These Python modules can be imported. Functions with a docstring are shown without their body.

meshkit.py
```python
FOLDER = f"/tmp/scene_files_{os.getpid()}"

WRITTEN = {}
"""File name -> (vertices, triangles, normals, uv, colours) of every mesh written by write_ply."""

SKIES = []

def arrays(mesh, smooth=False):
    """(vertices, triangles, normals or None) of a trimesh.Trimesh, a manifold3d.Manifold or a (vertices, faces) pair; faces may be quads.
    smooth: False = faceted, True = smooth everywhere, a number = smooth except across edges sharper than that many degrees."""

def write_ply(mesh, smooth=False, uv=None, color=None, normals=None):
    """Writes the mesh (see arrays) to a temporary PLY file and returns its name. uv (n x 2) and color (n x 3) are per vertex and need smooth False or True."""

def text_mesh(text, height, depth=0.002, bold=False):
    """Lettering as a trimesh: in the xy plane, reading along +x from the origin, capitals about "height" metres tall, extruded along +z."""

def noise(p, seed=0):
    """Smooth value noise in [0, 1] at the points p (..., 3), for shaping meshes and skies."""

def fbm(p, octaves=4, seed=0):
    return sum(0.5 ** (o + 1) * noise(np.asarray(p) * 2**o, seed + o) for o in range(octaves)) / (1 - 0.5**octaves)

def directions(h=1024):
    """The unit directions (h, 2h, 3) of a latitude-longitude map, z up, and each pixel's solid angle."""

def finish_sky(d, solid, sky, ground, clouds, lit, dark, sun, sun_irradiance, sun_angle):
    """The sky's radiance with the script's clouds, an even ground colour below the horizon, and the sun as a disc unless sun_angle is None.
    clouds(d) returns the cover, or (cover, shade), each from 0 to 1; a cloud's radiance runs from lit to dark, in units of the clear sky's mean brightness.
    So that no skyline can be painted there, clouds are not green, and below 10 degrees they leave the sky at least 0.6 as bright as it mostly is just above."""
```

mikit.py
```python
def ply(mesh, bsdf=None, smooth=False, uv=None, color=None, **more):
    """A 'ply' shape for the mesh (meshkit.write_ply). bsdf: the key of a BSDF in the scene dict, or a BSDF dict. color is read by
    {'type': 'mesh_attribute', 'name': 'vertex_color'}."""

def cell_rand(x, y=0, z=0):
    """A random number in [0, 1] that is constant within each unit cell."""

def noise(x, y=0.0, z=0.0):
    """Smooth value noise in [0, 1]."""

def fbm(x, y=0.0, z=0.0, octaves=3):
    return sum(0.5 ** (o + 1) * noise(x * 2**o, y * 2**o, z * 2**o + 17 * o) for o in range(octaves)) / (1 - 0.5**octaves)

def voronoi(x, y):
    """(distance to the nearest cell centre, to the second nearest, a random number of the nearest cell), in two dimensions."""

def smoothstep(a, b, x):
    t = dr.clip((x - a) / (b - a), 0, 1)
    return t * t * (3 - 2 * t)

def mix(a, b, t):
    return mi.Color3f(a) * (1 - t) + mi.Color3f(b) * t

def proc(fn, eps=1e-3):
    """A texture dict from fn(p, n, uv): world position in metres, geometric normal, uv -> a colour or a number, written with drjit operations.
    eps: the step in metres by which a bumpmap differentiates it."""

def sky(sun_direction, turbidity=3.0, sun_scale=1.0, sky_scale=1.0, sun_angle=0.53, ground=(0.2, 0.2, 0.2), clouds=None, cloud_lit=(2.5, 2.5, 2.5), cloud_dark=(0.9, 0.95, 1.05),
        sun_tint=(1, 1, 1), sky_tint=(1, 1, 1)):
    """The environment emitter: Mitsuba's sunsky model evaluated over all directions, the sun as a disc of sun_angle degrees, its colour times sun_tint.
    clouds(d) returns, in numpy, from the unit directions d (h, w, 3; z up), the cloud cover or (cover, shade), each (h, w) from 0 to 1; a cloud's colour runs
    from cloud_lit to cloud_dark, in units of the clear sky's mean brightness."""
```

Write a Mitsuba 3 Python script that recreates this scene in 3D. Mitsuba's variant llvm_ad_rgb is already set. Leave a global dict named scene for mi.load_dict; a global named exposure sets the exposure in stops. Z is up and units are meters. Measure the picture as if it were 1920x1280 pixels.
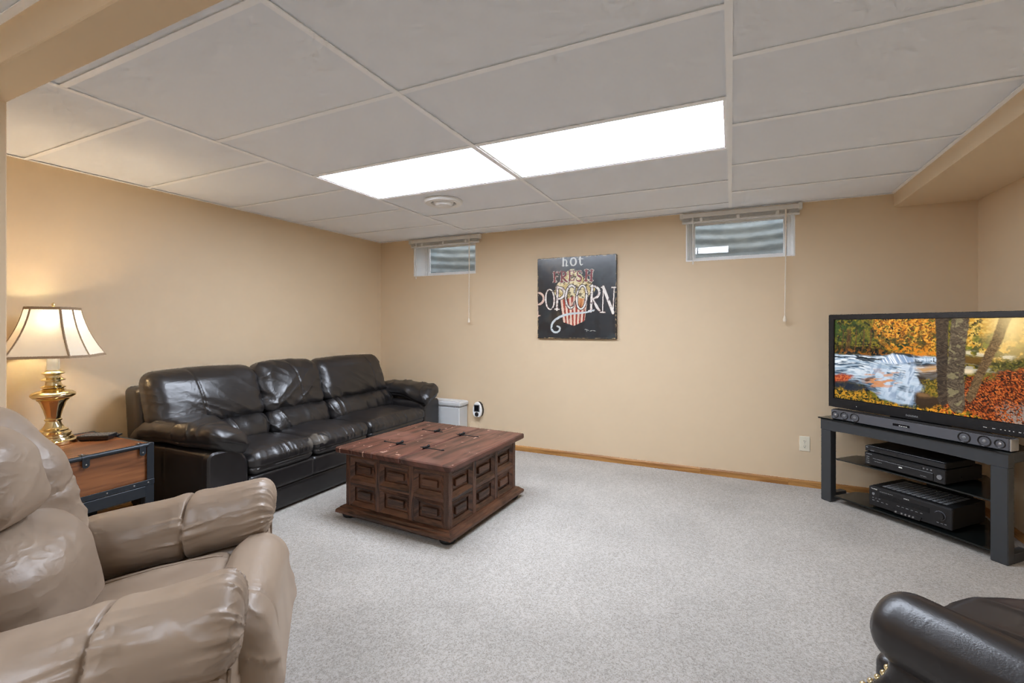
import math
import numpy as np, trimesh, mitsuba as mi, drjit as dr
import manifold3d as m3
import shapely
from shapely.geometry import Polygon, LineString, Point
from shapely.ops import unary_union
import mikit, meshkit
from mikit import proc, noise, fbm, smoothstep, mix

T = mi.ScalarTransform4f
scene, labels = {}, {}

# ------------------------------------------------------------------ camera, sky, lights, exposure
CAM_Z, YAW, FPX, HORIZON = 1.232, math.radians(25.285), 870.0, 609.8
scene['camera'] = {
    'type': 'perspective', 'fov_axis': 'x', 'fov': math.degrees(2 * math.atan(960 / FPX)), 'near_clip': 0.02, 'far_clip': 100.0,
    'principal_point_offset_y': (640 - HORIZON) / 1280.0,
    'to_world': T().look_at(origin=[0, 0, CAM_Z], target=[-math.sin(YAW), math.cos(YAW), CAM_Z], up=[0, 0, 1])}
scene['sky'] = mikit.sky((-0.3, 0.5, 0.8), turbidity=4.0, sun_scale=0.0, sky_scale=15.0, clouds=lambda d: np.full(d.shape[:2], 0.6))
FIXTURE_RADIANCE = (16.2, 17.7, 20.4)      # the ceiling panels of this room
REAR_RADIANCE = (13.8, 15.0, 17.2)           # the ceiling panels of the space behind the camera
BULB_RADIANCE = (250.0, 194.0, 130.0)
SCREEN_GAIN = 1.0
exposure = 0.24

# ------------------------------------------------------------------ helpers
def numbered(key):
    used = lambda k: k in scene or k in labels
    if not used(key):
        return key
    i = 1
    while used(f'{key}_{i:03d}'):
        i += 1
    return f'{key}_{i:03d}'

def thing(name, label, category, group=None):
    key = numbered(name)
    labels[key] = {'label': label, 'category': category}
    if group:
        labels[key]['group'] = group
    return key

def put(key, mesh, bsdf, smooth=False, to_world=None, label=None, uv=None, color=None, kind=None, **more):
    """One entry; key may be 'parent__name' (numbered when taken)."""
    if to_world is not None:
        more['to_world'] = to_world
    d = mesh if isinstance(mesh, dict) else mikit.ply(mesh, bsdf, smooth=smooth, uv=uv, color=color, **more)
    if isinstance(mesh, dict) and to_world is not None:
        d = {**mesh, 'to_world': to_world}
    key = key if key in labels and key not in scene else numbered(key)
    scene[key] = d
    if label or kind:
        e = labels.setdefault(key, {})
        if label: e['label'] = label
        if kind: e['kind'] = kind
    return key

def struct(key, mesh, bsdf, **kw):
    return put(key, mesh, bsdf, kind='structure', **kw)

def cat(*ms):
    return trimesh.util.concatenate([m for m in ms])

def tm(man):
    m = man.to_mesh()
    return trimesh.Trimesh(m.vert_properties[:, :3], m.tri_verts, process=False)

def man(mesh):
    return m3.Manifold(m3.Mesh(np.asarray(mesh.vertices, np.float32), np.asarray(mesh.faces, np.uint32)))

def box(x0, x1, y0, y1, z0, z1, b=0.0):
    """A box, its edges chamfered by b."""
    if b <= 0:
        m = trimesh.creation.box(extents=(x1 - x0, y1 - y0, z1 - z0))
        m.apply_translation(((x0 + x1) / 2, (y0 + y1) / 2, (z0 + z1) / 2))
        return m
    b = min(b, .49 * min(x1 - x0, y1 - y0, z1 - z0))
    c = np.array([(x0 + x1) / 2, (y0 + y1) / 2, (z0 + z1) / 2]); h = np.array([x1 - x0, y1 - y0, z1 - z0]) / 2
    pts = []
    for s in np.ndindex(2, 2, 2):
        s = np.array(s) * 2 - 1
        for k in range(3):
            q = h - b; q[k] = h[k]
            pts.append(c + s * q)
    return tm(m3.Manifold.hull_points(np.array(pts)))

def lathe(profile, n=48, cap=True):
    """Profile of (radius, z) from bottom to top, turned about z."""
    p = np.array(profile, float)
    a = np.arange(n) / n * 2 * np.pi
    v = np.stack([p[:, None, 0] * np.cos(a), p[:, None, 0] * np.sin(a), np.repeat(p[:, 1:2], n, 1)], -1).reshape(-1, 3)
    f = []
    i = np.arange(n); j = (i + 1) % n
    for k in range(len(p) - 1):
        f += [np.stack([k * n + i, k * n + j, (k + 1) * n + j], 1), np.stack([k * n + i, (k + 1) * n + j, (k + 1) * n + i], 1)]
    v = list(v)
    if cap:
        v += [[0, 0, p[0, 1]], [0, 0, p[-1, 1]]]
        a0, a1 = len(p) * n, len(p) * n + 1
        f += [np.stack([i * 0 + a0, j, i], 1), np.stack([i * 0 + a1, (len(p) - 1) * n + i, (len(p) - 1) * n + j], 1)]
    return trimesh.Trimesh(np.array(v), np.vstack(f), process=False)

def cyl(p0, p1, r, n=16):
    p0, p1 = np.array(p0, float), np.array(p1, float)
    L = np.linalg.norm(p1 - p0)
    m = trimesh.creation.cylinder(r, L, sections=n)
    m.apply_transform(trimesh.geometry.align_vectors([0, 0, 1], (p1 - p0) / L))
    m.apply_translation((p0 + p1) / 2)
    return m

def tube(path, r, n=8):
    """A round tube along a polyline (r: number or one per point)."""
    P = np.array(path, float); r = np.broadcast_to(r, len(P))
    t = np.gradient(P, axis=0); t /= np.linalg.norm(t, axis=1, keepdims=True)
    ref = np.array([0, 0, 1.0]) if abs(t[:, 2]).max() < .9 else np.array([1.0, .13, .05])
    x = np.cross(t, ref); x /= np.linalg.norm(x, axis=1, keepdims=True)
    y = np.cross(t, x)
    a = np.arange(n) / n * 2 * np.pi
    v = (P[:, None] + r[:, None, None] * (np.cos(a)[None, :, None] * x[:, None] + np.sin(a)[None, :, None] * y[:, None])).reshape(-1, 3)
    i = np.arange(n); j = (i + 1) % n; f = []
    for k in range(len(P) - 1):
        f += [np.stack([k * n + i, (k + 1) * n + j, k * n + j], 1), np.stack([k * n + i, (k + 1) * n + i, (k + 1) * n + j], 1)]
    v = np.vstack([v, P[:1], P[-1:]]); a0 = len(P) * n
    f += [np.stack([i * 0 + a0, i, j], 1), np.stack([i * 0 + a0 + 1, (len(P) - 1) * n + j, (len(P) - 1) * n + i], 1)]
    m = trimesh.Trimesh(v, np.vstack(f), process=False)
    if m.volume < 0: m.invert()
    return m

def extrude(poly, h, z0=0.0):
    ps = getattr(poly, 'geoms', [poly])
    m = cat(*[trimesh.creation.extrude_polygon(g, h, engine='earcut') for g in ps if g.area > 1e-9])
    m.apply_translation((0, 0, z0))
    return m

def frame_mat(origin, ex, ey, ez):
    m = np.eye(4); m[:3, 0], m[:3, 1], m[:3, 2], m[:3, 3] = ex, ey, ez, origin
    return m

def moved(m, mat):
    m = m.copy(); m.apply_transform(mat); return m

def TW(x=0, y=0, z=0, rot=0.0):
    return T().translate([x, y, z]).rotate([0, 0, 1], rot)

def sdf_mesh(f, lo, hi, h, project=2):
    """Surface nets of f(x, y, z) < 0, the vertices then drawn onto the surface."""
    lo, hi = np.array(lo, float) - 2 * h, np.array(hi, float) + 2 * h
    ax = [np.arange(l, u + h, h) for l, u in zip(lo, hi)]
    X, Y, Z = np.meshgrid(*ax, indexing='ij')
    V = f(X, Y, Z)
    S = V < 0
    n = np.array(V.shape) - 1
    count = np.zeros(n, np.int32); acc = np.zeros((*n, 3))
    quads = []
    def sl(o): return tuple(slice(a, a + m) for a, m in zip(o, n))
    corners = list(np.ndindex(2, 2, 2))
    for a in corners:
        for k in range(3):
            if a[k] == 0:
                b = tuple(c + (i == k) for i, c in enumerate(a))
                va, vb = V[sl(a)], V[sl(b)]
                cross = (va < 0) != (vb < 0)
                t = np.where(cross, va / np.where(cross, va - vb, 1), 0)
                count += cross
                for i in range(3):
                    acc[..., i] += cross * (a[i] + (t if i == k else 0))
    on = count > 0
    idx = -np.ones(n, np.int64); idx[on] = np.arange(on.sum())
    v = (np.argwhere(on) + acc[on] / count[on][:, None]) * h + lo
    F = []
    for k in range(3):
        i, j = (k + 1) % 3, (k + 2) % 3
        lo_s = [slice(1, m) for m in n]; lo_s[k] = slice(0, n[k])
        s0 = S[tuple(lo_s)]
        up = list(lo_s); up[k] = slice(1, n[k] + 1)
        s1 = S[tuple(up)]
        for flip, mask in ((False, s0 & ~s1), (True, ~s0 & s1)):
            e = np.argwhere(mask)
            if not len(e): continue
            c = e.copy(); c[:, i] += 1; c[:, j] += 1
            def cell(di, dj):
                q = c.copy(); q[:, i] -= di; q[:, j] -= dj
                return idx[q[:, 0], q[:, 1], q[:, 2]]
            q = np.stack([cell(1, 1), cell(0, 1), cell(0, 0), cell(1, 0)], 1)
            F.append(q[:, ::-1] if flip else q)
    F = np.vstack(F)
    for _ in range(project):
        e = h * .2
        f0 = f(*v.T)
        g = np.stack([f(*(v + e * d).T) - f(*(v - e * d).T) for d in np.eye(3)], 1) / (2 * e)
        step = f0[:, None] * g / np.maximum((g * g).sum(1, keepdims=True), .2)
        v = v - np.clip(step, -.5 * h, .5 * h)
    return trimesh.Trimesh(v, np.vstack([F[:, [0, 1, 2]], F[:, [0, 2, 3]]]), process=False)

def rbox(x, y, z, c, half, r):
    q = [np.abs(a - b) - (k - r) for a, b, k in zip((x, y, z), c, half)]
    out = np.sqrt(sum(np.maximum(a, 0) ** 2 for a in q))
    return out + np.minimum(np.maximum(np.maximum(q[0], q[1]), q[2]), 0) - r

def ellipsoid(x, y, z, c, rad):
    k = np.sqrt(sum(((a - b) / r) ** 2 for a, b, r in zip((x, y, z), c, rad)))
    return (k - 1) * min(rad)

def smin(a, b, k):
    h = np.clip(.5 + .5 * (b - a) / k, 0, 1)
    return b * (1 - h) + a * h - k * h * (1 - h)

def smax(a, b, k):
    return -smin(-a, -b, k)

def gauss(d, s):
    return np.exp(-(d / s) ** 2)

def sm(a, b, x):
    t = np.clip((x - a) / (b - a), 0, 1)
    return t * t * (3 - 2 * t)

def nz(x, y, z, seed=0):
    return meshkit.noise(np.stack(np.broadcast_arrays(x, y, z), -1), seed)

def folds(x, y, z, seed=0, warp=.6):
    """Ridged folds that run along x (scale the coordinates first), from 0 to 1."""
    w = nz(x * .7 + 5, y * .5, z * .5, seed + 3) * 2 - 1
    n = nz(x, y + warp * w, z + warp * w, seed)
    return (1 - np.abs(2 * n - 1)) ** 3

def vnormals(m):
    v, f = m.vertices, m.faces
    n = np.zeros_like(v); c = np.cross(v[f[:, 1]] - v[f[:, 0]], v[f[:, 2]] - v[f[:, 0]])
    for k in range(3): np.add.at(n, f[:, k], c)
    return n / np.maximum(np.linalg.norm(n, axis=1, keepdims=True), 1e-12)

def displaced(m, fn):
    n = vnormals(m)
    return trimesh.Trimesh(m.vertices + n * fn(*m.vertices.T, n)[:, None], m.faces, process=False)

def lin(*c):
    c = np.array(c, float) / 255.0
    return np.where(c <= .04045, c / 12.92, ((c + .055) / 1.055) ** 2.4)

def srgb(r, g, b):
    return [float(x) for x in lin(r, g, b)]

# ------------------------------------------------------------------ materials
def rgb(c): return {'type': 'rgb', 'value': [float(x) for x in c]}
def mat(name, color, rough=.5, metal=0.0, spec=.5, two=True, bump=None, bump_scale=1.0, **kw):
    b = {'type': 'principled', 'base_color': rgb(color) if not isinstance(color, dict) else color, 'roughness': rough, 'metallic': metal, 'specular': spec, **kw}
    if bump is not None:
        b = {'type': 'bumpmap', 'arbitrary': bump, 'scale': bump_scale, 'bsdf': b}
    scene[name] = {'type': 'twosided', 'bsdf': b} if two else b
    return name

def c3(c): return mi.Color3f(*[float(x) for x in c])

# wall paint with a roller's faint orange-peel
mat('wall_paint', srgb(212, 190, 159), rough=.55, spec=.35, bump=proc(lambda p, n, uv: noise(p.x * 330, p.y * 330, p.z * 330), 4e-4), bump_scale=2.6e-4)
def tile_relief(p):
    w = noise(p.x * 36, p.y * 36)
    return smoothstep(.40, .66, noise(p.x * 105 + 7 * w, p.y * 190 - 5 * w))
mat('tile_white', srgb(237, 242, 248), rough=.9, spec=.1,
    bump=proc(lambda p, n, uv: tile_relief(p), 8e-4), bump_scale=2.2e-3)
mat('grid_white', srgb(249, 252, 254), rough=.5, spec=.4)
mat('vinyl_white', srgb(232, 233, 232), rough=.4)

def carpet_color(p, n, uv):
    s = noise(p.x * 290, p.y * 290)
    t = noise(p.x * 130 + 31, p.y * 130)
    big = fbm(p.x * 3.1 + 3, p.y * 3.6, 0.0, 3)
    dark = smoothstep(.15, .85, .55 * s + .45 * t) * .72 + smoothstep(.72, .92, s) * .28
    c = mix(c3(lin(178, 173, 166)), c3(lin(142, 137, 129)), dark)
    return c * (.80 + .22 * big)
mat('carpet', proc(carpet_color), rough=.95, spec=.05, sheen=.3,
    bump=proc(lambda p, n, uv: noise(p.x * 290, p.y * 290) * .7 + noise(p.x * 130 + 31, p.y * 130), 1.2e-3), bump_scale=2.4e-3)

def wood(light, dark, f_along, f_across, ring=1.0, seed=0.0):
    def fn(p, n, uv):
        w = fbm(uv.x * f_along * .6 + seed, uv.y * f_across * .22, seed, 3)
        g = noise(uv.x * f_along + 3 * w, uv.y * f_across + 9 * w * ring, seed + 2)
        fine = noise(uv.x * f_along * 6, uv.y * f_across * 7, seed + 5)
        t = dr.clip(.55 * g + .45 * w + .25 * (fine - .5), 0, 1)
        return mix(c3(light), c3(dark), smoothstep(.2, .85, t))
    return proc(fn)
mat('oak', wood(lin(181, 132, 74), lin(140, 94, 47), 3, 90), rough=.4)
mat('trunk_side_wood', wood(lin(92, 59, 40), lin(40, 24, 17), 4, 60, 1.2), rough=.42, spec=.45,
    bump=proc(lambda p, n, uv: fbm(uv.x * 18, uv.y * 240, 0, 2), 1e-3), bump_scale=5e-4)
def trunk_top(p, n, uv):
    w = fbm(uv.x * 3, uv.y * 16, 1.5, 3)
    g = noise(uv.x * 4 + 2 * w, uv.y * 55 + 5 * w, 2.0)
    cc = mix(c3(lin(86, 51, 40)), c3(lin(52, 33, 27)), smoothstep(.25, .8, .6 * w + .4 * g))
    wear = smoothstep(.52, .74, fbm(p.x * 5 + 4, p.y * 5, 0, 3)) * .45
    nick = smoothstep(.93, .96, noise(p.x * 40 + 9, p.y * 26, 7))
    return mix(mix(cc, c3(lin(108, 74, 64)), wear), c3(lin(186, 150, 132)), nick * .5)
mat('trunk_top_wood', proc(trunk_top), rough=.38, spec=.5, bump=proc(lambda p, n, uv: fbm(uv.x * 14, uv.y * 170, 0, 2), 1e-3), bump_scale=3e-4)
mat('bare_wood', wood(lin(196, 150, 98), lin(150, 104, 62), 4, 70), rough=.5)
mat('end_table_wood', wood(lin(150, 96, 58), lin(92, 55, 35), 1.6, 20, .8, 4.0), rough=.33)
mat('brass', srgb(244, 226, 178), rough=.09, metal=1.0)
mat('steel_blue_black', srgb(43, 49, 56), rough=.38, metal=.35)
mat('rivet_steel', srgb(190, 192, 196), rough=.25, metal=1.0)
mat('iron', srgb(38, 36, 36), rough=.5, metal=.6)
mat('black_paint', srgb(54, 57, 60), rough=.42)
mat('black_plastic', srgb(28, 28, 30), rough=.35)
mat('gloss_black', srgb(18, 19, 22), rough=.08)
mat('matte_black', srgb(16, 16, 17), rough=.6)
mat('slate_plastic', srgb(96, 98, 104), rough=.35, metal=.3)
mat('grey_plastic', srgb(120, 122, 124), rough=.4)
mat('print_white', srgb(214, 214, 210), rough=.5)
mat('print_grey', srgb(140, 142, 144), rough=.5)
mat('silver', srgb(196, 197, 200), rough=.25, metal=.9)
mat('ivory_plastic', srgb(226, 218, 196), rough=.35)
mat('blind_white', srgb(214, 212, 206), rough=.4)
mat('cord_white', srgb(222, 212, 196), rough=.7)
mat('galvanized', proc(lambda p, n, uv: mix(c3(lin(176, 186, 188)), c3(lin(112, 126, 132)), fbm(p.x * 9, p.z * 20, p.y * 9, 3))), rough=.5, metal=.35)
mat('gravel', proc(lambda p, n, uv: mix(c3(lin(120, 116, 108)), c3(lin(70, 66, 60)), noise(p.x * 45, p.y * 45))), rough=.9)
mat('cooler_grey', srgb(196, 198, 198), rough=.4)
mat('candle_cream', srgb(240, 234, 216), rough=.35)
scene['window_glass'] = {'type': 'thindielectric', 'int_ior': 1.5}
scene['smoked_glass'] = {'type': 'twosided', 'bsdf': {'type': 'principled', 'base_color': rgb(srgb(14, 18, 18)), 'roughness': .04, 'specular': .6}}
scene['shade_cloth'] = {'type': 'principledthin', 'base_color': rgb(srgb(250, 240, 220)), 'roughness': .8, 'diff_trans': .22, 'spec_trans': 0.0}
mat('shade_trim', srgb(150, 128, 104), rough=.8)

def leather(name, c_a, c_b, rough, spec, grain=520, crinkle=1.0, wear=None, clearcoat=0.0):
    def col(p, n, uv):
        t = fbm(p.x * 4.5, p.y * 4.5, p.z * 4.5, 3)
        c = mix(c3(c_a), c3(c_b), smoothstep(.3, .7, t))
        return c if wear is None else wear(p, c)
    def bump(p, n, uv):
        w = fbm(p.x * 9, p.y * 9, p.z * 9, 2)
        a = noise(p.x * 34 + 5 * w, p.y * 34 + 5 * w, p.z * 34)
        ridge = 1 - dr.abs(2 * a - 1)
        return crinkle * (ridge * ridge * ridge * 1.0) + .10 * noise(p.x * grain, p.y * grain, p.z * grain)
    mat(name, proc(col), rough=rough, spec=spec, bump=proc(bump, 1e-3), bump_scale=1.7e-3, clearcoat=clearcoat, clearcoat_gloss=.7)
def worn_corner(p, c):
    d = dr.sqrt(dr.square(p.x + 2.67) + dr.square((p.y - 2.40) * .8) + dr.square(p.z - .42))
    return mix(c, c3(lin(84, 80, 74)), smoothstep(.52, .62, fbm(p.x * 22, p.y * 22, p.z * 22, 2) + .35 * smoothstep(.10, .0, d)) * smoothstep(.085, .05, d))
leather('black_leather', lin(28, 26, 27), lin(20, 19, 20), .35, .75, crinkle=.3, wear=worn_corner)
leather('taupe_leather', lin(146, 129, 112), lin(131, 114, 98), .40, .5, crinkle=.7)
leather('brown_black_leather', lin(36, 33, 33), lin(27, 25, 26), .32, .5, crinkle=.1)
# ------------------------------------------------------------------ the room
XL, XR, YB, YR, ZC = -3.63, 1.503, 4.165, -2.7, 2.173     # left, right, back and rear walls; ceiling grid height
YP0, YP1, XJ = .63, .75, -2.41                             # the partition and the end of its opening
SOFX, SOFZ = 1.05, 2.075
struct('floor', box(XL - .1, XR + .1, YR - .1, YB + .2, -.08, 0), 'carpet')
WIN = [(-3.168, -2.381, 1.768, 2.165), (-.346, .446, 1.768, 2.165)]
w = man(box(XL - .12, XR + .12, YB, YB + .26, -.08, 2.62))
for x0, x1, z0, z1 in WIN:
    w = w - man(box(x0, x1, YB - .1, YB + .4, z0, z1))
struct('wall_back', tm(w), 'wall_paint')
struct('wall_left', box(XL - .12, XL, YR, YB, 0, 2.5), 'wall_paint')
struct('wall_right', box(XR, XR + .12, YR, YB, 0, 2.5), 'wall_paint')
struct('wall_rear', box(XL - .12, XR + .12, YR - .12, YR, 0, 2.5), 'wall_paint')
struct('wall_front', box(XL, XJ, YP0, YP1, 0, 2.25, .003), 'wall_paint')
put('wall_front__beam', box(XJ - .02, XR, YP0, YP1, 2.05, 2.26, .004), 'wall_paint', label='painted drop beam across the opening')
struct('ceiling', box(XL - .1, XR + .1, YR - .1, YB + .05, 2.30, 2.36), 'tile_white')
put('ceiling__soffit', box(SOFX, XR, YP1, YB, SOFZ, 2.26), 'wall_paint', label='tan boxed soffit along the right wall')

BAYX = [XL, -2.395, -1.226, -.007, SOFX]
BAYY0 = [1.508 - .3048, 1.508, 1.508, 1.508 + .3048]
P = .6096
rng = np.random.default_rng(5)
LIGHT = {(1, 1), (2, 1)}
def tees(k, ya, yb):
    n0 = math.ceil((ya - BAYY0[k]) / P)
    ys = [BAYY0[k] + P * (n0 + i) for i in range(40)]
    return [y for y in ys if ya + .03 < y < yb - .03]
tile_cache = {}
def grid(x_edges, ya, yb, skip):
    for k in range(len(x_edges) - 1):
        xa, xb = x_edges[k], x_edges[k + 1]
        cuts = [ya] + tees(k, ya, yb) + [yb]
        for a, b in zip(cuts[:-1], cuts[1:]):
            j = round((a - BAYY0[k]) / P)
            if (k, j) in skip and abs(b - a - P) < .01:
                continue
            dz = .0045 + .003 * rng.random()
            put('ceiling__tile', box(xa + .004, xb - .004, a + .004, b - .004, ZC + dz, ZC + dz + .014), 'tile_white')
        for y in cuts[1:-1]:
            put('ceiling__cross_tee', cat(box(xa + .012, xb - .012, y - .012, y + .012, ZC, ZC + .0025), box(xa, xb, y - .003, y + .003, ZC + .0025, ZC + .035)), 'grid_white')
    for x in x_edges[1:-1]:
        put('ceiling__runner', cat(box(x - .012, x + .012, ya, yb, ZC - .0008, ZC + .0025), box(x - .003, x + .003, ya, yb, ZC + .0025, ZC + .045)), 'grid_white')
grid(BAYX, YP1, YB, LIGHT)
REARX = [XL, -2.395, -1.226, -.007, XR]
REAR_LIGHT = {(1, -5), (2, -5)}
grid(REARX, YR, YP0, REAR_LIGHT)
for args in ((XL, XL + .022, YP1, YB), (XL, SOFX, YB - .022, YB), (SOFX - .022, SOFX, YP1, YB), (XL, XR, YP0 - .022, YP0), (XL, XL + .022, YR, YP0)):
    put('ceiling__wall_angle', box(*args, ZC - .001, ZC + .002), 'grid_white')

# fluorescent panels in the grid
def panel_light(x0, x1, y0, y1, radiance, label, group):
    t = thing('ceiling_light', label, 'ceiling light', group)
    x0, x1, y0, y1 = x0 + .012, x1 - .012, y0 + .012, y1 - .012
    z = ZC + .003
    fr = man(box(x0 - .006, x1 + .006, y0 - .006, y1 + .006, z, z + .012)) - man(box(x0 + .012, x1 - .012, y0 + .012, y1 - .012, z - .1, z + .1))
    put(t + '__frame', tm(fr), 'grid_white')
    hs = man(box(x0 - .004, x1 + .004, y0 - .004, y1 + .004, z + .012, z + .11)) - man(box(x0 + .002, x1 - .002, y0 + .002, y1 - .002, z, z + .10))
    put(t + '__housing', tm(hs), 'grid_white')
    v = np.array([[x0, y0, z + .009], [x1, y0, z + .009], [x1, y1, z + .009], [x0, y1, z + .009]])
    lens = trimesh.Trimesh(v, [[0, 2, 1], [0, 3, 2]], process=False)
    put(t + '__diffuser', lens, 'vinyl_white', label='glowing white lens', emitter={'type': 'area', 'radiance': rgb(radiance)})
ly0 = 1.508 + P
panel_light(BAYX[2], BAYX[3], ly0, ly0 + P, FIXTURE_RADIANCE, 'lit fluorescent ceiling panel on the right, ending at the wide white runner', 'fluorescent ceiling panels')
panel_light(BAYX[1], BAYX[2], ly0, ly0 + P, FIXTURE_RADIANCE, 'lit fluorescent ceiling panel on the left, nearer the round ceiling vent', 'fluorescent ceiling panels')
for k in (1, 2):
    y0 = 1.508 - 5 * P
    panel_light(REARX[k], REARX[k + 1], y0, y0 + P, REAR_RADIANCE, ['fluorescent ceiling panel behind the beam, the one further from the right wall', 'fluorescent ceiling panel behind the beam, the one nearer the right wall'][k - 1], 'fluorescent panels behind the beam')

# baseboards: oak boards end to end
def board(x0, x1, y0, y1, along):
    prof = Polygon([(0, 0), (.012, 0), (.012, .040), (.007, .050), (0, .050)])
    L = (x1 - x0) if along == 'x' else (y1 - y0)
    m = extrude(prof, L - .0012, .0006)
    if along == 'x':      # against the back wall
        M = frame_mat((x0, y1, 0), (0, -1, 0), (0, 0, 1), (1, 0, 0))
        M = np.array([[0, 0, 1, x0], [-1, 0, 0, y1], [0, 1, 0, 0], [0, 0, 0, 1.0]])
        uvf = lambda v: np.stack([v[:, 0], v[:, 2]], 1)
    else:
        s = 1 if x0 < 0 else -1
        xw = x0 if s > 0 else x1
        M = np.array([[s, 0, 0, xw], [0, 0, 1, y0], [0, 1, 0, 0], [0, 0, 0, 1.0]])
        uvf = lambda v: np.stack([v[:, 1], v[:, 2]], 1)
    m = moved(m, M)
    if m.volume < 0: m.invert()
    m.unmerge_vertices()
    return m, uvf(m.vertices) + rng.random(2) * 3
labels['baseboard_back'] = {'kind': 'structure', 'label': 'low oak baseboard along the back wall'}
xs = [XL, -1.45, -.235, .40, XR]
for a, b in zip(xs[:-1], xs[1:]):
    m, uv = board(a, b, YB - .012, YB, 'x')
    put('baseboard_back__board', m, 'oak', uv=uv)
labels['baseboard_left'] = {'kind': 'structure', 'label': 'low oak baseboard along the left wall'}
m, uv = board(XL, XL + .012, YP1, 2.4, 'y'); put('baseboard_left__board', m, 'oak', uv=uv)
m, uv = board(XL, XL + .012, 2.4, YB - .012, 'y'); put('baseboard_left__board', m, 'oak', uv=uv)
labels['baseboard_right'] = {'kind': 'structure', 'label': 'low oak baseboard along the right wall'}
m, uv = board(XR - .012, XR, .0, YB - .012, 'y'); put('baseboard_right__board', m, 'oak', uv=uv)

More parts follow.
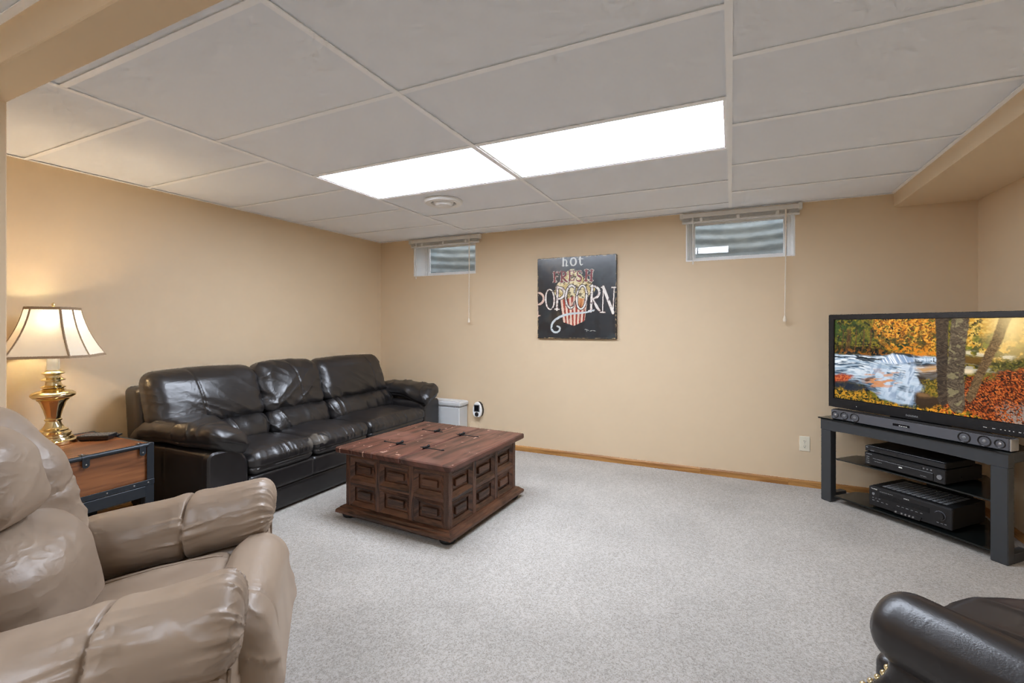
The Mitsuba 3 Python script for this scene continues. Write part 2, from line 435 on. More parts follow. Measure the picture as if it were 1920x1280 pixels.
# windows with their frames, and the corrugated wells outside
for i, (x0, x1, z0, z1) in enumerate(WIN):
    k = f'window_{i + 1}'
    labels[k] = {'kind': 'structure', 'label': ['small basement window at the left end of the back wall', 'small basement window near the right end of the back wall'][i]}
    ya, yb = YB + .004, YB + .255
    lin_ = man(box(x0, x1, ya, yb, z0, z1)) - man(box(x0 + .010, x1 - .010, ya - .1, yb + .1, z0 + .010, z1 + .1))
    put(k + '__jamb_liner', tm(lin_), 'vinyl_white')
    fy = YB + .200
    fr = man(box(x0 + .010, x1 - .010, fy, fy + .05, z0 + .010, z1)) - man(box(x0 + .034, x1 - .034, fy - .1, fy + .1, z0 + .030, z1 - .034))
    put(k + '__frame', tm(fr), 'vinyl_white')
    s0, s1, t0, t1 = x0 + .036, x1 - .036, z0 + .032, z1 - .036
    sa = man(box(s0, s1, fy + .008, fy + .040, t0, t1, .003)) - man(box(s0 + .024, s1 - .024, fy - .1, fy + .1, t0 + .024, t1 - .024))
    sash = put(k + '__sash', tm(sa), 'vinyl_white')
    v = np.array([[s0 + .02, fy + .024, t0 + .02], [s1 - .02, fy + .024, t0 + .02], [s1 - .02, fy + .024, t1 - .02], [s0 + .02, fy + .024, t1 - .02]])
    put(sash + '__pane', trimesh.Trimesh(v, [[0, 1, 2], [0, 2, 3]], process=False), 'window_glass')
    put(sash + '__latch', cat(box((x0 + x1) / 2 - .035, (x0 + x1) / 2 + .035, fy - .008, fy + .010, t0 + .004, t0 + .016, .003)), 'vinyl_white')
    xc, R = (x0 + x1) / 2, .56
    a = np.linspace(0, np.pi, 41); zz = np.linspace(1.45, 2.50, 106)
    rr = R + .0042 * np.sin(zz * 2 * np.pi / .095)
    v = np.stack([xc + rr[:, None] * np.cos(a)[None], YB + .26 + .95 * rr[:, None] * np.sin(a)[None], np.repeat(zz[:, None], 41, 1)], -1).reshape(-1, 3)
    q = np.arange(105)[:, None] * 41 + np.arange(40)[None]
    q = q.reshape(-1)
    f = np.vstack([np.stack([q, q + 1, q + 42], 1), np.stack([q, q + 42, q + 41], 1)])
    wt = thing('window_well', ['corrugated steel window well outside the left window', 'corrugated steel window well outside the right window'][i], 'window well', 'corrugated window wells')
    put(wt + '__shell', trimesh.Trimesh(v, f, process=False), 'galvanized', smooth=True)
    put(wt + '__gravel', box(xc - R, xc + R, YB + .265, YB + .26 + R, 1.40, 1.58), 'gravel', kind='stuff')

# ------------------------------------------------------------------ blinds, pulled up
def blind(x0, x1, label):
    t = thing('window_blind', label, 'blind', 'raised mini blinds')
    y0 = YB - .052
    put(t + '__headrail', box(x0, x1, y0, YB - .004, 2.122, 2.158, .003), 'blind_white')
    for xa in (x0 - .006, x1 - .022):
        put(t + '__bracket', box(xa, xa + .028, y0 - .004, YB, 2.117, 2.163, .003), 'blind_white')
    n = 9
    for q in range(n):
        z = 2.094 + q * .0026
        put(t + '__slat', box(x0 + .012, x1 - .012, y0 + .012, YB - .014, z, z + .0012), 'blind_white')
    put(t + '__bottom_rail', box(x0 + .010, x1 - .010, y0 + .010, YB - .012, 2.078, 2.093, .004), 'blind_white')
    xw = x0 + .098
    put(t + '__wand', cat(tube([(xw, y0 - .006, 2.125), (xw, y0 - .010, 2.10), (xw + .001, y0 - .010, 1.735)], .0045, 8), tube([(xw, y0 + .004, 2.128), (xw, y0 - .008, 2.122)], .003, 6)), 'blind_white')
    xc = x1 - .108
    put(t + '__cord', cat(tube([(xc, y0 + .002, 2.122), (xc, y0 - .010, 2.113), (xc + .001, y0 - .008, 1.8), (xc - .004, y0 - .004, 1.30)], .0028, 6), tube([(xc + .006, y0 + .002, 2.122), (xc + .006, y0 - .010, 2.113), (xc + .004, y0 - .008, 1.8), (xc - .003, y0 - .004, 1.30)], .0028, 6)), 'cord_white')
    tas = lathe([(.004, .045), (.007, .036), (.0085, .026), (.012, .020), (.013, .004), (.011, 0)][::-1], 16)
    put(t + '__tassel', tas, 'cord_white', smooth=40, to_world=TW(xc - .004, y0 - .004, 1.262))
    put(t + '__cord_lock', box(xc - .012, xc + .018, y0 - .004, y0 + .004, 2.128, 2.146, .002), 'blind_white')
    for xs_ in (x0 + .16, (x0 + x1) / 2, x1 - .16):
        put(t + '__ladder_clip', box(xs_ - .012, xs_ + .012, y0 + .006, y0 + .012, 2.084, 2.120, .002), 'blind_white')
blind(-3.188, -2.318, 'white mini blind raised above the left basement window with its cord hanging')
blind(-.384, .483, 'white mini blind raised above the right basement window with its cord hanging')

# ------------------------------------------------------------------ round ceiling vent
t = thing('ceiling_vent', 'round white ceiling vent with a recessed cone, below the lit panels', 'vent')
vz = ZC
ring = lathe([(.095, 0.004), (.098, -.014), (.112, -.020), (.135, -.018), (.143, -.010), (.143, .004)], 64, cap=False)
ring = lathe([(.092, .004), (.094, -.016), (.108, -.022), (.136, -.019), (.144, -.010), (.144, .004), (.092, .004)], 64, cap=False)
ring.invert() if ring.volume < 0 else None
put(t + '__flange', ring, 'vinyl_white', smooth=35, to_world=TW(-1.975, 2.965, vz))
cone = lathe([(.040, -.030), (.052, -.034), (.066, -.026), (.078, -.006), (.074, -.004), (.05, -.024), (.040, -.026)], 48, cap=True)
cone.invert() if cone.volume < 0 else None
put(t + '__cone', cone, 'vinyl_white', smooth=35, to_world=TW(-1.975, 2.965, vz))
put(t + '__throat', lathe([(.0925, .0035), (.0925, .001), (.001, .001)], 48, cap=False), 'grey_plastic', to_world=TW(-1.975, 2.965, vz))
for a in range(3):
    c, s = math.cos(a * 2.094 + .3), math.sin(a * 2.094 + .3)
    put(t + '__spoke', tube([(.05 * c, .05 * s, -.012), (.095 * c, .095 * s, -.008)], .003, 6), 'vinyl_white', to_world=TW(-1.975, 2.965, vz))
# ------------------------------------------------------------------ coffee table: a wooden trunk with coffered sides and strap hinges
def wbox(x0, x1, y0, y1, z0, z1, b=.003, grain='x'):
    """A board with uv in metres, u along its grain."""
    m = box(x0, x1, y0, y1, z0, z1, b); m.unmerge_vertices()
    v = m.vertices
    off = rng.random(2) * 7
    ax = {'x': (0, 1, 2), 'y': (1, 0, 2), 'z': (2, 0, 1)}[grain]
    return m, np.stack([v[:, ax[0]], v[:, ax[1]] + .83 * v[:, ax[2]]], 1) + off

def joined(parts):
    return cat(*[p[0] for p in parts]), np.vstack([p[1] for p in parts])

def grain_uv(m, ax='x'):
    m = m.copy(); m.unmerge_vertices(); v = m.vertices
    a, b, c = {'x': (0, 1, 2), 'y': (1, 0, 2), 'z': (2, 0, 1)}[ax]
    return m, np.stack([v[:, a], v[:, b] + .83 * v[:, c]], 1) + rng.random(2) * 7

ct = thing('coffee_table', 'dark wooden trunk coffee table with coffered side panels and iron strap hinges on its lid', 'coffee table')
CT = TW(-1.822, 2.632, 0, -2.8)
HW = .452            # half of the top
zt0, zt1 = .418, .455
HB = HW - .048       # half of the body
# lid boards: two hinged leaves with a fixed strip between them
for (xa, xb, lab) in ((-HW, -.1365, None), (-.1315, .0815, None), (.0865, HW, None)):
    m, uv = wbox(xa, xb, -HW, HW, zt0, zt1, .007, 'y')
    put(ct + '__lid_board', m, 'trunk_top_wood', uv=uv, to_world=CT)
m, uv = joined([wbox(-HB - .012, HB + .012, -HB - .012, HB + .012, .405, .4178, .003, 'x')])
put(ct + '__cornice', m, 'trunk_side_wood', uv=uv, to_world=CT)
zb0, zb1 = .075, .406
m, uv = wbox(-HB + .03, HB - .03, -HB + .03, HB - .03, zb0, zb1, 0)
put(ct + '__carcass', m, 'trunk_side_wood', uv=uv, to_world=CT)
# each side: stiles and rails round six cells, every cell a bevelled coffer with a raised block
def ct_side(M):
    cols = [-HB, -HB + .036, -.151, -.117, .117, .151, HB - .036, HB]
    cells = [(cols[1], cols[2]), (cols[3], cols[4]), (cols[5], cols[6])]
    rows = [(zb0 + .008, zb0 + .150), (zb0 + .172, zb0 + .312)]
    D = .032
    fr = [wbox(a, b, -D, 0, zb0, zb1, .002, 'z') for a, b in ((cols[0], cols[1]), (cols[2], cols[3]), (cols[4], cols[5]), (cols[6], cols[7]))]
    for a, b in cells:
        fr += [wbox(a, b, -D, -.002, z0, z1, .002, 'x') for z0, z1 in ((zb0, rows[0][0]), (rows[0][1], rows[1][0]), (rows[1][1], zb1))]
    m, uv = joined(fr)
    put(ct + '__side_frame', moved(m, M), 'trunk_side_wood', uv=uv, to_world=CT)
    for a, b in cells:
        for z0, z1 in rows:
            w_ = .027
            outer = np.array([[a, 0, z0], [b, 0, z0], [b, 0, z1], [a, 0, z1]], float); outer[:, 1] = -.004
            inner = np.array([[a + w_, -.022, z0 + w_], [b - w_, -.022, z0 + w_], [b - w_, -.022, z1 - w_], [a + w_, -.022, z1 - w_]], float)
            outer[:, 1] = -.003; lip = inner.copy(); lip[:, 1] = -.016; inner[:, 1] = -.026
            V, F_ = [], []
            for q in range(4):
                r = (q + 1) % 4
                for A, B, C, D_ in ((outer[q], outer[r], lip[r], lip[q]), (lip[q], lip[r], inner[r], inner[q])):
                    n0 = len(V); V += [A, B, C, D_]; F_ += [[n0, n0 + 1, n0 + 2], [n0, n0 + 2, n0 + 3]]
            n0 = len(V); V += list(inner); F_ += [[n0, n0 + 1, n0 + 2], [n0, n0 + 2, n0 + 3]]
            m = trimesh.Trimesh(np.array(V), np.array(F_), process=False)
            blk = box(a + w_ + .026, b - w_ - .026, -.027, -.010, z0 + w_ + .022, z1 - w_ - .022, .003)
            m, uv = grain_uv(cat(m, blk), 'x')
            put(ct + '__coffer', moved(m, M), 'trunk_side_wood', uv=uv, to_world=CT)
for k in range(4):
    a = k * math.pi / 2
    c, s = math.cos(a), math.sin(a)
    M = np.array([[c, -s, 0, s * HB], [s, c, 0, -c * HB], [0, 0, 1, 0], [0, 0, 0, 1.0]])
    M = np.array([[c, s, 0, s * HB], [s, -c, 0, -c * HB], [0, 0, 1, 0], [0, 0, 0, 1.0]])
    M = np.eye(4); M[:3, 0] = (c, s, 0); M[:3, 1] = (s, -c, 0); M[:3, 3] = (s * HB, -c * HB, 0)
    ct_side(M)
# base moulding and bun feet
prof = Polygon([(0, 0), (.046, 0), (.046, .014), (.040, .022), (.030, .026), (.022, .036), (.010, .040), (0, .042)])
mould = []
L = HB + .046
for k in range(4):
    a = k * math.pi / 2; c, s = math.cos(a), math.sin(a)
    # mitred strip: loft the profile between two mitre planes
    pts = np.array(prof.exterior.coords)[:-1]
    n = len(pts)
    A = np.array([[-(HB + q[0]), -(HB + q[0]), q[1]] for q in pts]); B = A * [-1, 1, 1]
    V = np.vstack([A, B]); i = np.arange(n); j = (i + 1) % n
    F_ = np.vstack([np.stack([i, j, j + n], 1), np.stack([i, j + n, i + n], 1)])
    m = trimesh.Trimesh(V, F_, process=False)
    m.apply_transform(np.array([[c, -s, 0, 0], [s, c, 0, 0], [0, 0, 1, .038], [0, 0, 0, 1.0]]))
    mm, uv = grain_uv(m, 'x' if k % 2 == 0 else 'y')
    put(ct + '__base_moulding', mm, 'trunk_side_wood', uv=uv, to_world=CT)
m, uv = wbox(-HB, HB, -HB, HB, .040, .076, 0); put(ct + '__bottom_board', m, 'trunk_side_wood', uv=uv, to_world=CT)
bun = lathe([(.030, 0), (.044, .006), (.050, .020), (.046, .032), (.036, .040)], 24)
for sx in (-1, 1):
    for sy in (-1, 1):
        mm, uv = grain_uv(moved(bun, np.array([[1, 0, 0, sx * (HB - .020)], [0, 1, 0, sy * (HB - .020)], [0, 0, 1, 0], [0, 0, 0, 1.0]])))
        put(ct + '__bun_foot', bun, 'matte_black', smooth=40, to_world=CT @ T().translate([sx * (HB - .020), sy * (HB - .020), 0]))
# strap hinges with standing pintles
def strap(x, y, s):
    """s = +1: the long leaf points to +x."""
    pl = Polygon([(0, -.017), (.020 * s, -.015), (.028 * s, -.006), (.120 * s, -.004), (.128 * s, -.009), (.140 * s, 0), (.128 * s, .009), (.120 * s, .004), (.028 * s, .006), (.020 * s, .015), (0, .017)])
    back = Polygon([(0, -.014), (-.035 * s, -.009), (-.050 * s, 0), (-.035 * s, .009), (0, .014)])
    m = cat(extrude(pl, .0025, 0), extrude(back, .0025, 0), cyl((0, -.022, .007), (0, .022, .007), .0068, 10), lathe([(.007, 0), (.007, .004), (.002, .006)], 10).apply_translation((.13 * s, 0, .0015)),
            moved(trimesh.creation.icosphere(1, .0095), frame_mat((0, -.024, .009), (1, 0, 0), (0, 1, 0), (0, 0, 1))), moved(trimesh.creation.icosphere(1, .0095), frame_mat((0, .024, .009), (1, 0, 0), (0, 1, 0), (0, 0, 1))))
    put(ct + '__strap_hinge', m, 'iron', to_world=CT @ T().translate([x, y, zt1]))
for y in (-.20, .20):
    strap(-.134, y, -1)
    strap(.084, y, 1)

# ------------------------------------------------------------------ end table: a steel-bound box on legs
et = thing('end_table', 'brown trunk-style end table bound in blue-black steel, with the brass lamp on it', 'end table')
EX0, EX1, EY0, EY1 = -3.56, -2.91, .86, 1.487
ez0, ez1 = .355, .580
m, uv = wbox(EX0 + .012, EX1 - .012, EY0 + .012, EY1 - .012, ez0, ez1 - .006, 0, 'y')
put(et + '__box', m, 'end_table_wood', uv=uv)
m, uv = wbox(EX0 + .012, EX1 - .012, EY0 + .012, EY1 - .012, ez1 - .0058, ez1 - .001, .001, 'y')
put(et + '__top_panel', m, 'end_table_wood', uv=uv)
def edge_bar(p0, p1):
    return cyl(p0, p1, .0125, 14)
for y in (EY0 + .012, EY1 - .012):
    put(et + '__edge_binding', edge_bar((EX0, y, ez1 - .010), (EX1, y, ez1 - .010)), 'steel_blue_black', smooth=40)
for x in (EX0 + .012, EX1 - .012):
    put(et + '__edge_binding', edge_bar((x, EY0, ez1 - .010), (x, EY1, ez1 - .010)), 'steel_blue_black', smooth=40)
for x in (EX0, EX1):
    for y in (EY0, EY1):
        sx, sy = (1 if x == EX0 else -1), (1 if y == EY0 else -1)
        xs_, ys_ = sorted((x, x + sx * .034)), sorted((y, y + sy * .034))
        xt, yt = sorted((x, x + sx * .003)), sorted((y, y + sy * .003))
        put(et + '__corner_angle', cat(box(*xs_, *yt, ez0, ez1 - .018), box(*xt, *ys_, ez0, ez1 - .018)), 'steel_blue_black')
        put(et + '__corner_cap', cat(box(min(x, x + sx * .03), max(x, x + sx * .03), min(y, y + sy * .03), max(y, y + sy * .03), ez1 - .026, ez1 + .003, .006)), 'steel_blue_black')
        put(et + '__leg', box(*sorted((x - sx * .001, x + sx * .044)), *sorted((y - sy * .001, y + sy * .044)), 0, ez0, .003), 'steel_blue_black')
def band(x0, x1, y0, y1, z0, z1): return box(x0, x1, y0, y1, z0, z1, .0012)
for x in (EX0 - .003, EX1 - .001):
    put(et + '__lower_band', band(x, x + .004, EY0, EY1, ez0 - .002, ez0 + .026), 'steel_blue_black')
    put(et + '__apron', box(x - .002 if x > -3.2 else x, x + .010, EY0 + .044, EY1 - .044, ez0 - .062, ez0 - .004, .002), 'steel_blue_black')
for y in (EY0 - .003, EY1 - .001):
    put(et + '__lower_band', band(EX0, EX1, y, y + .004, ez0 - .002, ez0 + .026), 'steel_blue_black')
    put(et + '__apron', box(EX0 + .044, EX1 - .044, y - .002 if y > 1.2 else y, y + .010, ez0 - .062, ez0 - .004, .002), 'steel_blue_black')
riv = trimesh.creation.icosphere(1, .0048)
def rivet(x, y, z): return riv.copy().apply_translation((x, y, z))
for y in (EY0 + .05, EY0 + .17, EY0 + .29, EY0 + .41, EY0 + .53, EY1 - .03):
    put(et + '__rivet', rivet(EX1 + .003, y, ez0 + .012), 'rivet_steel', smooth=True)
for x in (EX1 - .05, EX1 - .2, EX1 - .35, EX1 - .5):
    put(et + '__rivet', rivet(x, EY1 + .002, ez0 + .012), 'rivet_steel', smooth=True)
for y in (EY0 + .16, EY0 + .325, EY1 - .055):      # clasps over the front edge
    tab = Polygon([(-.015, 0), (.015, 0), (.015, -.030)] + [(.015 * math.cos(a), -.030 + .015 * math.sin(a)) for a in np.linspace(0, -math.pi, 9)[1:-1]] + [(-.015, -.030)])
    m = extrude(tab, .003); m = moved(m, np.array([[0, 0, 1, EX1 - .001], [1, 0, 0, y], [0, 1, 0, ez1 - .016], [0, 0, 0, 1.0]]))
    put(et + '__clasp', cat(m, cyl((EX1 - .012, y - .015, ez1 - .010), (EX1 - .012, y + .015, ez1 - .010), .0145, 14), box(EX1 - .05, EX1 - .02, y - .012, y + .012, ez1 - .002, ez1 + .0015)), 'steel_blue_black', smooth=40)
    put(et + '__rivet', rivet(EX1 + .003, y, ez1 - .044), 'rivet_steel', smooth=True)
    put(et + '__rivet', rivet(EX1 - .042, y, ez1 + .001), 'rivet_steel', smooth=True)

# ------------------------------------------------------------------ brass table lamp
tl = thing('table_lamp', 'polished brass table lamp with a cream bell shade, lit, on the end table', 'table lamp')
LX, LY, LZ = -3.385, 1.235, ez1
LT = TW(LX, LY, LZ)
def ogee(pts, n=7):
    from scipy.interpolate import PchipInterpolator
    return pts
base = [(.104, .000), (.107, .004), (.107, .022), (.102, .027), (.094, .030), (.088, .040), (.086, .046), (.078, .050), (.075, .056), (.079, .062), (.079, .070), (.070, .078), (.066, .082), (.066, .090),
        (.054, .098), (.046, .108), (.038, .124), (.033, .140), (.032, .146), (.038, .149), (.039, .158), (.033, .162)]
base = np.array(base) * [.94, 1]
ZS = .855
def sq(pr): return [(r_, z_ * ZS) for r_, z_ in pr]
put(tl + '__base', lathe(sq(base), 56), 'brass', smooth=28, to_world=LT)
# fluted body: ten flats that open into a wide bulb
nb = 64
pr_ = np.array([(.031, .162), (.032, .175), (.040, .215), (.052, .258), (.060, .276), (.062, .281)])
m = lathe(sq(pr_), 60)
v = m.vertices.copy(); ang = np.arctan2(v[:, 1], v[:, 0]); r = np.hypot(v[:, 0], v[:, 1])
flat = np.cos(np.pi / 10) / np.cos((ang % (np.pi / 5)) - np.pi / 10)
v[:, :2] *= (.35 + .65 * flat)[:, None]
m = trimesh.Trimesh(v, m.faces, process=False)
put(tl + '__fluted_body', m, 'brass', smooth=14, to_world=LT)
th = np.linspace(-1.25, 1.25, 13)
bulb = [(.058, .278), (.066, .281), (.069, .287), (.064, .291)] + [(.050 + .043 * math.cos(a), .316 + .027 * math.sin(a)) for a in th] + [(.052, .345), (.046, .352), (.040, .357)]
put(tl + '__bulb', lathe(sq(bulb), 56), 'brass', smooth=40, to_world=LT)
neck = [(.040, .356), (.052, .362), (.053, .367), (.036, .378), (.034, .386), (.032, .400), (.036, .404), (.049, .409), (.050, .414), (.042, .420), (.034, .428), (.032, .440), (.036, .446), (.046, .452), (.047, .457), (.040, .462), (.032, .468), (.032, .474)]
put(tl + '__neck', lathe(sq(neck), 48), 'brass', smooth=32, to_world=LT)
put(tl + '__candle_sleeve', lathe([(.0265, .405), (.0265, .585), (.024, .588)], 32), 'vinyl_white', smooth=40, to_world=LT)
put(tl + '__socket', lathe([(.019, .588), (.019, .640), (.014, .642)], 20), 'brass', smooth=40, to_world=LT)
put(tl + '__harp', cat(tube([(.0, s * r_, z) for s in (1,) for r_, z in ((.022, .59), (.05, .62), (.055, .68), (.03, .735), (0, .748))], .0022, 6), tube([(.0, -r_, z) for r_, z in ((.022, .59), (.05, .62), (.055, .68), (.03, .735), (0, .748))], .0022, 6)), 'brass', to_world=LT)
for bx in (-.058, .058):
    put(tl + '__light_bulb', trimesh.creation.icosphere(2, .025).apply_translation((bx, 0, .672)), 'vinyl_white', to_world=LT, label='glowing bulb under the shade', emitter={'type': 'area', 'radiance': rgb(BULB_RADIANCE)})
    put(tl + '__bulb_holder', cat(cyl((bx, 0, .625), (bx, 0, .652), .015, 14), cyl((0, 0, .640), (bx, 0, .640), .0028, 8)), 'brass', smooth=40, to_world=LT)
SH0, SH1 = .482, .750
ST = TW(LX, LY, LZ, -38.0)
def shade_ring(t, grow=0.0):
    """The eight corners of the shade at t = 0 (top) .. 1 (bottom)."""
    s = .098 + .094 * (.42 * t + .58 * t ** 2.1) + grow
    c = s * (.60 + .06 * t)
    return np.array([(s, -c), (s, c), (c, s), (-c, s), (-s, c), (-s, -c), (-c, -s), (c, -s)])
tt = np.linspace(0, 1, 15)
rings = np.array([np.column_stack([shade_ring(t), np.full(8, SH1 + (SH0 - SH1) * t)]) for t in tt])
for k in range(8):
    a, b = rings[:, k], rings[:, (k + 1) % 8]
    bow = np.zeros((15, 1))
    S = np.linspace(0, 1, 5)
    g = a[:, None] * (1 - S)[None, :, None] + b[:, None] * S[None, :, None]
    v = g.reshape(-1, 3); q = (np.arange(14)[:, None] * 5 + np.arange(4)[None]).reshape(-1)
    f = np.vstack([np.stack([q, q + 6, q + 1], 1), np.stack([q, q + 5, q + 6], 1)])
    put(tl + '__shade_panel', trimesh.Trimesh(v, f, process=False), 'shade_cloth', smooth=True, to_world=ST)
rib_o = np.array([np.column_stack([shade_ring(t, .0015), np.full(8, SH1 + (SH0 - SH1) * t)]) for t in tt])
for k in range(8):
    P_ = rib_o[:, k]
    nxt, prv = rib_o[:, (k + 1) % 8], rib_o[:, (k - 1) % 8]
    w1 = (nxt - P_); w1 /= np.linalg.norm(w1, axis=1, keepdims=True); w2 = (prv - P_); w2 /= np.linalg.norm(w2, axis=1, keepdims=True)
    out = P_ * [1, 1, 0]; out /= np.linalg.norm(out, axis=1, keepdims=True)
    L_ = np.stack([P_ + .0055 * w2, P_ + .001 * out, P_ + .0055 * w1, P_ - .002 * out], 1)
    V = L_.reshape(-1, 3); n = 4; f = []
    i = np.arange(4); j = (i + 1) % 4
    for q in range(14): f += [np.stack([q * 4 + i, q * 4 + j, (q + 1) * 4 + j], 1), np.stack([q * 4 + i, (q + 1) * 4 + j, (q + 1) * 4 + i], 1)]
    put(tl + '__shade_rib', trimesh.Trimesh(V, np.vstack(f), process=False), 'shade_trim', to_world=ST)
def shade_band(t0, t1):
    o0, o1 = shade_ring(t0, .0025), shade_ring(t1, .0025)
    V = []
    for ringp, t in ((o0, t0), (o1, t1)): V.append(np.column_stack([ringp, np.full(8, SH1 + (SH0 - SH1) * t)]))
    for ringp, t in ((shade_ring(t1, -.001), t1), (shade_ring(t0, -.001), t0)): V.append(np.column_stack([ringp, np.full(8, SH1 + (SH0 - SH1) * t)]))
    V = np.vstack(V); i = np.arange(8); j = (i + 1) % 8; f = []
    for q in range(4):
        r_ = (q + 1) % 4
        f += [np.stack([q * 8 + i, r_ * 8 + i, r_ * 8 + j], 1), np.stack([q * 8 + i, r_ * 8 + j, q * 8 + j], 1)]
    return trimesh.Trimesh(V, np.vstack(f), process=False)
put(tl + '__shade_band', shade_band(-.008, .045), 'shade_trim', to_world=ST)
put(tl + '__shade_band', shade_band(.965, 1.012), 'shade_trim', to_world=ST)
put(tl + '__finial', lathe([(.004, .748), (.009, .752), (.006, .760), (.009, .768), (.001, .778)], 16), 'brass', smooth=True, to_world=LT)

# ------------------------------------------------------------------ remote controls
def remote(x, y, rot, L_, W_, H_, label):
    t = thing('remote_control', label, 'remote control')
    R = TW(x, y, ez1, rot)
    bdy = tm(m3.Manifold.hull_points(np.array([[sx * (L_ / 2 - dx), sy * (W_ / 2 - dy), z] for sx in (-1, 1) for sy in (-1, 1) for dx, dy, z in ((.012, .012, 0), (.004, .004, H_ * .35), (0, 0, H_ - .005), (.003, .003, H_))])))
    put(t + '__case', bdy, 'black_plastic', to_world=R)
    nx, ny = int(L_ / .017), int(W_ / .017)
    for i in range(nx):
        for j in range(ny):
            xx, yy = -L_ / 2 + L_ * (i + .5) / nx, -W_ / 2 + W_ * (j + .5) / ny
            put(t + '__button', box(xx - .0045, xx + .0045, yy - .0035, yy + .0035, H_ - .001, H_ + .0018, .0008), 'grey_plastic', to_world=R)
remote(-3.275, 1.385, 38, .155, .085, .030, 'thick black remote control lying beside the lamp base')
remote(-3.315, 1.448, 28, .145, .045, .014, 'thin dark remote control behind the thick one on the end table')

# ------------------------------------------------------------------ wall picture: glossy popcorn print
PX0, PX1, PZ0, PZ1 = -1.682, -.922, 1.108, 1.870
pc = thing('picture', 'dark square popcorn print hanging on the tan back wall', 'picture')
put(pc + '__stretcher', box(PX0, PX1, YB - .034, YB - .002, PZ0, PZ1, .006), 'gloss_black')
def taper(pts, w0, w1, wm=None):
    """A brush stroke through pts whose width goes w0 -> wm -> w1."""
    from scipy.interpolate import CubicSpline
    p = np.array(pts, float)
    s = np.r_[0, np.cumsum(np.linalg.norm(np.diff(p, axis=0), axis=1))]
    u = np.linspace(0, s[-1], 40)
    c = CubicSpline(s, p)(u) if len(p) > 2 else np.stack([np.interp(u, s, p[:, k]) for k in range(2)], 1)
    wm = (w0 + w1) / 2 if wm is None else wm
    wd = np.interp(u / s[-1], [0, .5, 1], [w0, wm, w1]) / 2
    return unary_union([LineString(c[i:i + 2]).buffer(max(wd[i], .0008)) for i in range(len(c) - 1)])
def arc(cx, cy, rx, ry, a0, a1, n=14):
    a = np.radians(np.linspace(a0, a1, n)); return [(cx + rx * math.cos(t), cy + ry * math.sin(t)) for t in a]
def glyph(ch, k=.16, h=.05):
    """A hand-lettered roman in the unit box: thick stems k, thin strokes h."""
    S = lambda x0, x1, y: taper([(x0, y), (x1, y)], h, h)
    V = lambda x, y0=0, y1=1, w=k: taper([(x, y0), (x, y1)], w, w)
    if ch == 'P': return unary_union([V(.25), taper(arc(.30, .74, .55, .26, 92, -92), h, h, k), S(.05, .48, 0), S(.08, .3, 1)])
    if ch == 'O': return unary_union([taper(arc(.5, .5, .42, .5, 90, 270), h, h, k), taper(arc(.5, .5, .42, .5, 90, -90), h, h, k)])
    if ch == 'C': return unary_union([taper(arc(.55, .5, .47, .5, 55, 300), .07, h, k), taper([(.83, .70), (.86, .95)], h, h), taper([(.80, .12), (.88, .26)], h, h)])
    if ch == 'R': return unary_union([V(.22), taper(arc(.27, .75, .50, .25, 92, -92), h, h, k), taper([(.32, .5), (.60, .2), (.98, -.04)], h, h, k), S(.02, .44, 0), S(.05, .27, 1)])
    if ch == 'N': return unary_union([taper([(.16, 0), (.16, 1)], h * 1.3, h * 1.3), taper([(.16, 1), (.84, 0)], k, k), taper([(.84, 0), (.86, 1)], h * 1.3, h * 1.3), S(.0, .32, 0), S(.70, 1.0, 1), S(.02, .2, 1)])
    if ch == 'F': return unary_union([V(.28), S(.1, .85, 1), S(.28, .65, .52), S(.08, .5, 0), taper([(.85, 1), (.88, .82)], h, h * 1.6)])
    if ch == 'E': return unary_union([V(.25), S(.08, .85, 1), S(.25, .65, .52), S(.08, .88, 0), taper([(.85, 1), (.88, .82)], h, h * 1.6), taper([(.88, 0), (.92, .2)], h, h * 1.6)])
    if ch == 'S': return taper([(.85, .80), (.72, .97), (.45, 1.0), (.2, .85), (.25, .62), (.55, .48), (.82, .30), (.75, .07), (.45, 0), (.15, .08), (.10, .25)], h, h, k)
    if ch == 'H': return unary_union([V(.22), V(.78), S(.22, .78, .5), S(.06, .38, 0), S(.06, .38, 1), S(.62, .95, 0), S(.62, .95, 1)])
    if ch == 'h': return unary_union([V(.2, 0, 1.25), taper([(.22, .55), (.45, .75), (.68, .66), (.72, .4), (.72, 0)], h, k, h * 1.6), S(.05, .36, 0), S(.56, .92, 0)])
    if ch == 'o': return unary_union([taper(arc(.5, .37, .36, .38, 90, 270), h, h, k), taper(arc(.5, .37, .36, .38, 90, -90), h, h, k)])
    if ch == 't': return unary_union([taper([(.42, 1.1), (.42, .2), (.52, .02), (.75, .08)], k, h, k), S(.15, .8, .74)])
def letter(ch, x, y, w_, h_, rot=0.0, shear=0.0, **kw):
    g = shapely.affinity.affine_transform(glyph(ch, **kw), [w_, shear * h_, 0, h_, x, y])
    return shapely.affinity.rotate(g, rot, origin=(x + w_ / 2, y + h_ / 2))
NP_ = 330
su, sv = np.meshgrid((np.arange(NP_) + .5) / NP_, (np.arange(NP_) + .5) / NP_)       # 0..1, v up
def n2(fx, fy, seed=0): return meshkit.fbm(np.stack([su * fx, sv * fy, su * 0], -1), 4, seed)
C = np.empty((NP_, NP_, 3)); C[:] = lin(24, 33, 41)
def blend(color, a):
    global C
    C = C * (1 - a[..., None]) + lin(*color) * a[..., None]
def inside(g, pad=0.0):
    g = g.buffer(pad) if pad else g
    return shapely.contains_xy(g, su, sv).astype(float)
blend((34, 46, 52), sm(.45, .65, n2(5, 5, 1)))
blend((62, 52, 38), sm(.52, .75, n2(4, 4, 3)) * sm(.55, .25, su) * .9)
blend((16, 20, 26), sm(.5, .7, n2(9, 7, 8)) * .7)
edge = np.minimum(np.minimum(su, 1 - su), np.minimum(sv, 1 - sv))
